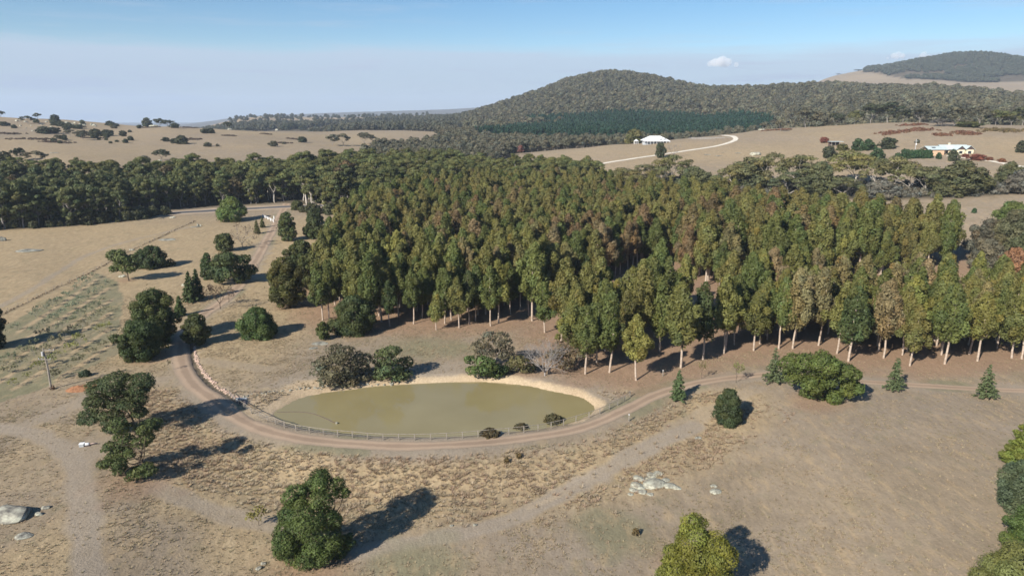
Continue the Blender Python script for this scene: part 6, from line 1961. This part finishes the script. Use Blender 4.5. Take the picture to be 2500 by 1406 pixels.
# ------------------------------------------------------------------ houses
def gable(L, W, z0, z1, over=0.5, x0=None):
    """gable roof along x"""
    a = L / 2 + over; b = W / 2 + over
    V = [(-a, -b, z0), (a, -b, z0), (a, b, z0), (-a, b, z0), (-a, 0, z1), (a, 0, z1)]
    V += [(x, y, z - 0.14) for x, y, z in V]
    F4 = [(0, 1, 5, 4), (2, 3, 4, 5), (7, 6, 10, 11), (9, 8, 11, 10), (0, 6, 7, 1), (2, 8, 9, 3)]
    F4 += [(0, 4, 10, 6), (4, 3, 9, 10), (1, 7, 11, 5), (5, 11, 8, 2)]
    return MB().add(V, F4)


def hip(L, W, z0, z1, over=0.6):
    a = L / 2 + over; b = W / 2 + over; c = max(0.1, a - b)
    V = [(-a, -b, z0), (a, -b, z0), (a, b, z0), (-a, b, z0), (-c, 0, z1), (c, 0, z1)]
    m = MB().add(V, [(0, 1, 5, 4), (2, 3, 4, 5)])
    m.F3.append(np.array([(1, 2, 5), (3, 0, 4)]))
    return m.box(-a, a, -b, b, z0 - 0.16, z0 - 0.01)


def window(house, x, y, z, w, hh, nx=0, ny=-1):
    """recessed window with frame, facing (nx, ny)"""
    d = 0.05
    if ny:
        f = obj('window', MB().box(x - w / 2, x + w / 2, y + ny * d - 0.03, y + ny * d + 0.03, z, z + hh).mesh('window_frame', M['white']), house)
        obj('pane', MB().box(x - w / 2 + 0.1, x + w / 2 - 0.1, y + ny * d * 1.9 - 0.02, y + ny * d * 1.9 + 0.02, z + 0.1, z + hh - 0.1).mesh('pane', M['glass']), f)
    else:
        f = obj('window', MB().box(x + nx * d - 0.03, x + nx * d + 0.03, y - w / 2, y + w / 2, z, z + hh).mesh('window_frame', M['white']), house)
        obj('pane', MB().box(x + nx * d * 1.9 - 0.02, x + nx * d * 1.9 + 0.02, y - w / 2 + 0.1, y + w / 2 - 0.1, z + 0.1, z + hh - 0.1).mesh('pane', M['glass']), f)


# white roofed house on the rim
p = P(1600, 351)
m = px_of(p)[1][0] / FPX
Wd = 66 * m
hs = empty('farm_house', (p[0], p[1] + 4, p[2] - 0.2), 0.06)
tag(hs, 'long farm house with bright white hipped roof and shady verandah', 'house')
obj('wall', MB().box(-Wd * 0.42, Wd * 0.42, -3.6, 5.5, -1.5, 3.0).mesh('wall', M['wall_grey']), hs)
rf = obj('roof', hip(Wd * 0.9, 12.5, 3.05, 7.0, 0.8).mesh('roof', M['roof_white']), hs)
ver = obj('verandah_roof', MB().add([(-Wd * 0.5, -8.6, 2.5), (Wd * 0.5, -8.6, 2.5), (Wd * 0.47, -6.9, 3.1), (-Wd * 0.47, -6.9, 3.1), (-Wd * 0.5, -8.6, 2.36), (Wd * 0.5, -8.6, 2.36), (Wd * 0.47, -6.9, 2.92), (-Wd * 0.47, -6.9, 2.92)],
          [(0, 1, 2, 3), (7, 6, 5, 4), (0, 4, 5, 1), (1, 5, 6, 2), (3, 7, 4, 0)]).mesh('verandah_roof', M['roof_white']), hs)
for k_ in range(9):
    x_ = -Wd * 0.48 + Wd * 0.96 * k_ / 8
    obj('verandah_post', MB().box(x_ - 0.12, x_ + 0.12, -8.4, -8.16, -1.5, 2.4).mesh('verandah_post', M['white']), hs)
for k_ in range(5):
    window(hs, -Wd * 0.34 + Wd * 0.17 * k_, -3.6, 0.8, 1.6, 1.5)
dr = obj('door', MB().box(-0.5 + 1.9, 0.5 + 1.9, -3.75, -3.62, -0.2, 2.0).mesh('door', M['dark']), hs)
obj('handle', MB().box(2.25, 2.32, -3.82, -3.75, 0.8, 0.95).mesh('handle', M['metal']), dr)
for x_ in (Wd * 0.16, Wd * 0.3):
    dg = obj('dormer_gable', MB().add([(x_ - 1.9, -7.2, 3.2), (x_ + 1.9, -7.2, 3.2), (x_, -7.2, 5.4), (x_ - 1.9, -2, 3.2), (x_ + 1.9, -2, 3.2), (x_, -2, 5.4)], [(0, 3, 5, 2), (1, 2, 5, 4)]).mesh('dormer_roof', M['roof_white']), hs)
    tri = MB(); tri.V.append(np.array([(x_ - 1.6, -7.0, 3.15), (x_ + 1.6, -7.0, 3.15), (x_, -7.0, 5.1)], float)); tri.F3.append(np.array([(0, 1, 2)])); tri.n = 3
    obj('gable_face', tri.mesh('gable_face', M['wall_grey']), dg)
obj('side_floor', MB().box(-Wd * 0.5, Wd * 0.5, -8.6, -3.6, -1.6, -0.25).mesh('verandah_floor', M['wall_grey']), hs)
# small round pavilion left of it
q = P(1554, 352)
pv = empty('garden_pavilion', (q[0], q[1] + 2, q[2]))
tag(pv, 'small white pointed pavilion at the left end of the white roofed house', 'pavilion')
rv = MB(); a8 = [2 * pi * k_ / 8 for k_ in range(8)]
rv.V.append(np.array([(2.5 * cos(t), 2.5 * sin(t), 2.7) for t in a8] + [(0, 0, 4.3)])); rv.F3.append(np.array([(k_, (k_ + 1) % 8, 8) for k_ in range(8)])); rv.n = 9
obj('roof', rv.mesh('roof', M['roof_white']), pv)
for t in a8:
    obj('post', MB().box(2.1 * cos(t) - 0.1, 2.1 * cos(t) + 0.1, 2.1 * sin(t) - 0.1, 2.1 * sin(t) + 0.1, -1.0, 2.69).mesh('post', M['white']), pv)
# white shed just over the rim
q = P(1770, 327)
sh = empty('farm_shed', (q[0], q[1] + 5, q[2] + 0.3), 0.12)
tag(sh, 'white metal shed half sunk behind the rim at the bend of the driveway', 'shed')
obj('wall', MB().box(-7.2, 7.2, -3.4, 3.4, -2.5, 1.6).mesh('wall', M['white']), sh)
obj('roof', gable(14.4, 6.8, 1.6, 3.0, 0.35).mesh('roof', M['roof_white']), sh)
d2 = obj('door', MB().box(-4.5, -1.5, -3.5, -3.42, -2.0, 1.2).mesh('door', M['metal']), sh)
obj('handle', MB().box(-1.9, -1.8, -3.56, -3.5, -0.4, -0.2).mesh('handle', M['dark']), d2)
# stock yards
q = P(1732, 341)
yd = empty('stock_yards', q)
tag(yd, 'grey metal stock yard panels inside the bend of the driveway', 'yards')
for k_ in range(12):
    a_ = k_ * 3.0 - 17
    obj('panel', MB().tube([(a_, 0, 0.3), (a_ + 2.8, 0.2, 0.3)], 0.06, 4).tube([(a_, 0, 0.9), (a_ + 2.8, 0.2, 0.9)], 0.06, 4).tube([(a_, 0, 1.6), (a_ + 2.8, 0.2, 1.6)], 0.07, 4).tube([(a_, 0, 0), (a_, 0, 1.7)], 0.07, 4).tube([(a_, 6, 0), (a_, 6, 1.7)], 0.07, 4).tube([(a_, 6, 1.6), (a_ + 2.8, 6, 1.6)], 0.07, 4).mesh('panel', M['metal']), yd)

# tan homestead on the right
p = P(2318, 377)
m = px_of(p)[1][0] / FPX
hd_ = empty('homestead', (p[0], p[1] + 4, p[2]), 0.0)
tag(hd_, 'tan walled homestead with pale green gabled roofs beside the hedge', 'house')
Wd = 104 * m
xa = -Wd * 0.5
obj('wall', MB().box(xa + 1.2, xa + Wd * 0.36, -4.5, 4.5, -1.5, 3.1).mesh('wall', M['wall_tan']), hd_, loc=(0, 0, 0))
obj('wall', MB().box(xa + Wd * 0.36 + 0.01, xa + Wd * 0.97, -1.0, 5.0, -1.5, 3.1).mesh('wall', M['wall_cream']), hd_)
r1 = obj('roof', gable(Wd * 0.42, 9.6, 3.1, 5.2, 0.6).mesh('roof', M['roof_pale']), hd_, (xa + Wd * 0.2, 0, 0))
obj('skylight', MB().add([(-3, -3.2, 4.05), (-0.5, -3.2, 4.05), (-0.5, -1.9, 4.62), (-3, -1.9, 4.62)], [(0, 1, 2, 3)]).mesh('skylight', M['glass']), r1)
obj('roof', gable(Wd * 0.62, 8.0, 3.12, 5.9, 0.6).mesh('roof', M['roof_pale']), hd_, (xa + Wd * 0.68, 2.2, 0))
for k_, (x_, y_) in enumerate(((xa + Wd * 0.68, -3.2), (xa + Wd * 0.9, -2.6))):
    # cross gables running towards the camera
    w_, ln = 5.4, 9.0
    mbx = gable(ln, w_, 3.14, 5.7, 0.5)
    Vv = np.concatenate(mbx.V); Vv = np.stack([-Vv[:, 1], Vv[:, 0], Vv[:, 2]], 1); mbx.V = [Vv]
    cg = obj('roof', mbx.mesh('roof', M['roof_pale']), hd_, (x_, y_, 0.02 * k_))
    obj('wing_wall', MB().box(x_ - w_ / 2 + 0.1, x_ + w_ / 2 - 0.1, y_ - ln / 2 + 0.3, y_ + ln / 2, -1.5, 3.12).mesh('wing_wall', M['wall_cream']), hd_)
    tri = MB(); tri.V.append(np.array([(-w_ / 2, -ln / 2 + 0.25, 3.1), (w_ / 2, -ln / 2 + 0.25, 3.1), (0, -ln / 2 + 0.25, 5.5)], float)); tri.F3.append(np.array([(0, 1, 2)])); tri.n = 3
    obj('gable_face', tri.mesh('gable_face', M['dark']), cg)
    window(hd_, x_, y_ - ln / 2 + 0.3, 0.4, 2.4, 2.0)
ch = obj('chimney', MB().box(xa + Wd * 0.58, xa + Wd * 0.58 + 0.9, 1.8, 2.7, 4.5, 7.0).mesh('chimney', M['wall_cream']), hd_)
obj('chimney_cap', MB().box(xa + Wd * 0.58 - 0.1, xa + Wd * 0.58 + 1.0, 1.7, 2.8, 7.0, 7.2).mesh('chimney_cap', M['roof_pale']), ch)
d3 = obj('door', MB().box(xa + Wd * 0.48, xa + Wd * 0.48 + 1.1, -1.16, -1.06, 0.0, 2.2).mesh('door', M['dark']), hd_)
obj('handle', MB().box(xa + Wd * 0.48 + 0.85, xa + Wd * 0.48 + 0.95, -1.22, -1.16, 1.0, 1.15).mesh('handle', M['metal']), d3)
window(hd_, xa + Wd * 0.42, -1.0, 0.7, 1.6, 1.4)
obj('carport_beam', MB().box(xa + Wd * 0.36, xa + Wd * 0.56, -4.5, -4.2, 2.5, 2.9).mesh('carport_beam', M['dark']), hd_)
for x_ in (xa + Wd * 0.37, xa + Wd * 0.45, xa + Wd * 0.55):
    obj('verandah_post', MB().box(x_ - 0.12, x_ + 0.12, -4.45, -4.25, -1.5, 2.5).mesh('verandah_post', M['dark']), hd_)
tk = empty('water_tank', P(2256, 372))
tag(tk, 'round pinkish rainwater tank at the left end of the tan homestead', 'tank')
obj('tank_body', MB().tube([(0, 0, -0.8), (0, 0, 2.6)], [2.0, 2.0], 16, cap=False).mesh('tank_body', M['wall_tan'], True), tk)
obj('tank_top', MB().tube([(0, 0, 2.6), (0, 0, 3.1)], [2.05, 0.5], 16).mesh('tank_top', M['wall_tan'], True), tk)
# open shelter
q = P(2040, 356)
st = empty('open_shelter', q, 0.05)
tag(st, 'open garden shelter with a flat pale roof among small trees', 'shelter')
obj('roof', MB().box(-5.2, 4.6, -3, 3, 3.0, 3.25).mesh('roof', M['roof_pale']), st)
obj('back_wall', MB().box(-4.6, 4.0, 2.4, 2.6, -0.5, 3.0).mesh('back_wall', M['dark']), st)
for x_ in (-4.6, -1.6, 1.4, 4.0):
    obj('post', MB().box(x_ - 0.12, x_ + 0.12, -2.7, -2.46, -0.5, 3.0).mesh('post', M['timber']), st)
obj('bench', MB().box(-3.5, 3.0, 0.5, 1.4, 0.2, 0.7).mesh('bench', M['timber']), st)

# ------------------------------------------------------------------ grass
def tuft(seed, n, hgt, spread, w):
    rng = np.random.RandomState(seed)
    a = rng.uniform(0, 6.283, n); b = rng.uniform(0, 6.283, n)
    r0 = rng.uniform(0, spread * 0.5, n)
    base = np.stack([np.cos(b) * r0, np.sin(b) * r0, np.full(n, -0.03)], 1)
    L = hgt * rng.uniform(0.5, 1.2, n)
    out = np.stack([np.cos(a), np.sin(a), np.zeros(n)], 1)
    tip = base + out * (L * rng.uniform(0.7, 1.6, n))[:, None] + np.stack([np.zeros(n), np.zeros(n), L], 1)
    sd = np.stack([-np.sin(a), np.cos(a), np.zeros(n)], 1) * w
    mid = base * 0.5 + tip * 0.5 + (0, 0, hgt * 0.12)
    V = np.stack([base - sd, base + sd, mid + sd * 0.8, tip, mid - sd * 0.8], 1).reshape(-1, 3)
    k = np.arange(n)[:, None] * 5
    F4 = k + np.array([[0, 1, 2, 4]]); F3 = k + np.array([[4, 2, 3]])
    T_ = np.repeat(rng.uniform(0.75, 1.25, (n, 1)), 5, 0) * np.ones((1, 3))
    return mesh_np('grass_tuft', V, [F3, F4], [LEAF], attrs={'tint': T_})


TF = [tuft(30 + i, 14, 0.22, 0.34, 0.026) for i in range(4)]
TL = [tuft(35 + i, 20, 0.42, 0.42, 0.03) for i in range(3)]
cand = rs.uniform((-120, 62), (120, 215), (420000, 2))
cand = cand[np.abs(cand[:, 0]) < cand[:, 1] * 0.8 + 4]
x, y = cand[:, 0], cand[:, 1]
dens_ = 0.10 + 0.5 * sstep(-0.1, 0.7, noise2(x, y, 9, 51)) * sstep(-0.5, 0.5, noise2(x, y, 2.5, 52))
dens_ = dens_ * (1 - 0.4 * sstep(-5, 30, x) * (y < 150))
left = (x < -18) & (y < 120)
dice = rs.rand(len(x))
k = dice < np.maximum(np.where(left, dens_ * 1.5, dens_), np.where(y < POND_C[1] + 6, 0.33, 0))
cand, dice, dens_, left = cand[k], dice[k], dens_[k], left[k]
x, y = cand[:, 0], cand[:, 1]
dr_ = dist_line(x, y, ROAD[::3])
dm_ = dist_line(x, y, DAM[::2])
dn_ = dm_ + 5 * noise2(x, y, 6, 55) + 3 * rs.normal(size=len(x))
face = (y < POND_C[1] + 6) & (dn_ > 5) & (dn_ < 17) & (dr_ > 4.0)
bad = (dr_ < 3.2) | inside(x, y, POND[::2]) | (dist_line(x, y, POND[::2], True) < 3.0)
for px, hw, st_ in TRACKS:
    bad |= (dist_line(x, y, line_px(px, 5)) < hw * 1.25) & (rs.rand(len(x)) < 0.93)
bad |= inside(x, y, PLANT)
bad |= inside(x, y, poly_px([(-60, 1000), (-60, 830), (60, 770), (170, 712), (240, 668), (290, 690), (300, 740), (290, 800), (300, 860), (200, 905), (100, 950)], h)) & (rs.rand(len(x)) < 0.85)
keep = ~bad & (dice < np.where(face, 0.33, np.where(left, dens_ * 1.5, dens_)))
cand, face = cand[keep], face[keep]
hue_ = noise2(cand[:, 0], cand[:, 1], 14, 53) + 0.4 * rs.normal(size=len(cand))
g3 = with_z(cand)
sel = ~face & (hue_ < 0.35)
scatter('dry_grass', g3[sel], TF, 'dry straw grass tufts over the near paddocks', 'grass', (0.345, 0.275, 0.18), 0.45, 1.2, 81)
sel = ~face & (hue_ >= 0.35)
scatter('olive_grass', g3[sel], TF, 'duller olive brown grass tufts over the near paddocks', 'grass', (0.28, 0.235, 0.145), 0.45, 1.1, 82)
scatter('tussock_grass', g3[face & (hue_ < 0.2)], TL, 'long brown tussock grass on the dam wall', 'grass', (0.36, 0.27, 0.18), 0.45, 1.2, 83)
scatter('tussock_grass', g3[face & (hue_ >= 0.2)], TL, 'greyish straw tussocks mixed over the dam wall', 'grass', (0.39, 0.32, 0.22), 0.45, 1.2, 84)
# three dark tussocks standing out
for u, v, w, lab in ((1238, 1128, 16, 'dark tussock clump on the dam wall, left of a twin'), (1266, 1116, 16, 'dark tussock clump on the dam wall, right of its twin'), (1552, 1304, 22, 'dark green brown tussock alone in the lower paddock')):
    p, H_, W_ = dims(u, v, v - w * 0.7, w)
    o = obj('tussock', one_mesh('tussock', *tree_dense(int(u), H_, W_, 0, 'dome', 9, 0.24, 14, 0.2, name='tussock')), None, p, color=(0.11, 0.085, 0.035))
    tag(o, lab, 'tussock')

# ------------------------------------------------------------------ small fair weather clouds (far above the haze)
cm, ct, cout = new_mat('cloud')
vs = nd(ct, 'ShaderNodeVolumePrincipled')
vs.inputs['Color'].default_value = (1, 1, 1, 1)
vs.inputs['Density'].default_value = 0.007
ct.links.new(vs.outputs[0], cout.inputs['Volume'])
import bmesh
for k_, (u, v, w, hh, n_, lab) in enumerate(((1762, 151, 74, 26, 15, 'small white cumulus cloud right of the cone shaped hill'), (2190, 138, 40, 16, 9, 'small white cloud above the left slope of the far hill'), (2257, 136, 26, 16, 7, 'tiny white cloud touching the far hilltop'))):
    rng = np.random.RandomState(60 + k_)
    R_ = 11500.0
    d = ray(u, v + hh / 2)
    s_ = R_ / hypot(d[0], d[1])
    c = d * s_ + (0, 0, CAM_H)
    m = R_ / FPX
    bm = bmesh.new()
    for i in range(n_):
        t_ = rng.uniform(-1, 1)
        r_ = hh * m * (0.2 + 0.32 * (1 - abs(t_)) * rng.uniform(0.6, 1.0))
        x_ = t_ * (w * m / 2 - r_ * 0.6)
        bmesh.ops.create_icosphere(bm, subdivisions=3, radius=r_, matrix=Matrix.Translation((x_, rng.normal() * w * m * 0.1, r_ * 0.75 + rng.rand() * (hh * m * 0.75 - r_) * (1 - abs(t_)) if hh * m * 0.75 > r_ else r_ * 0.75)))
    me = bpy.data.meshes.new('cloud')
    bm.to_mesh(me); bm.free()
    co = np.empty(len(me.vertices) * 3, np.float32); me.vertices.foreach_get('co', co); co = co.reshape(-1, 3)
    co += (noise2(co[:, 0] + co[:, 2], co[:, 1] + co[:, 2] * 0.7, hh * m * 0.18, 5)[:, None] * hh * m * 0.05)
    co[:, 2] = np.maximum(co[:, 2], 0)
    me.vertices.foreach_set('co', co.ravel())
    me.materials.append(cm)
    o = obj('cumulus_cloud', me, None, c)
    rmd = o.modifiers.new('skin', 'REMESH')
    rmd.mode = 'VOXEL'
    rmd.voxel_size = hh * m * 0.05
    tag(o, lab, 'cloud')

# ------------------------------------------------------------------ the air
hm_, ht, hout = new_mat('haze')
hv = nd(ht, 'ShaderNodeVolumePrincipled')
hv.inputs['Color'].default_value = (0.66, 0.80, 1.0, 1)
hv.inputs['Density'].default_value = 0.00007
hv.inputs['Anisotropy'].default_value = 0.0
ht.links.new(hv.outputs[0], hout.inputs['Volume'])
hz_ = obj('haze', MB().box(-15600, 15600, -15600, 15600, float(min(v.co.z for v in ground.data.vertices)) - 1.0, 470).mesh('haze', hm_))
tag(hz_, 'thin pale blue haze in the air over the whole valley', 'haze', kind='stuff')
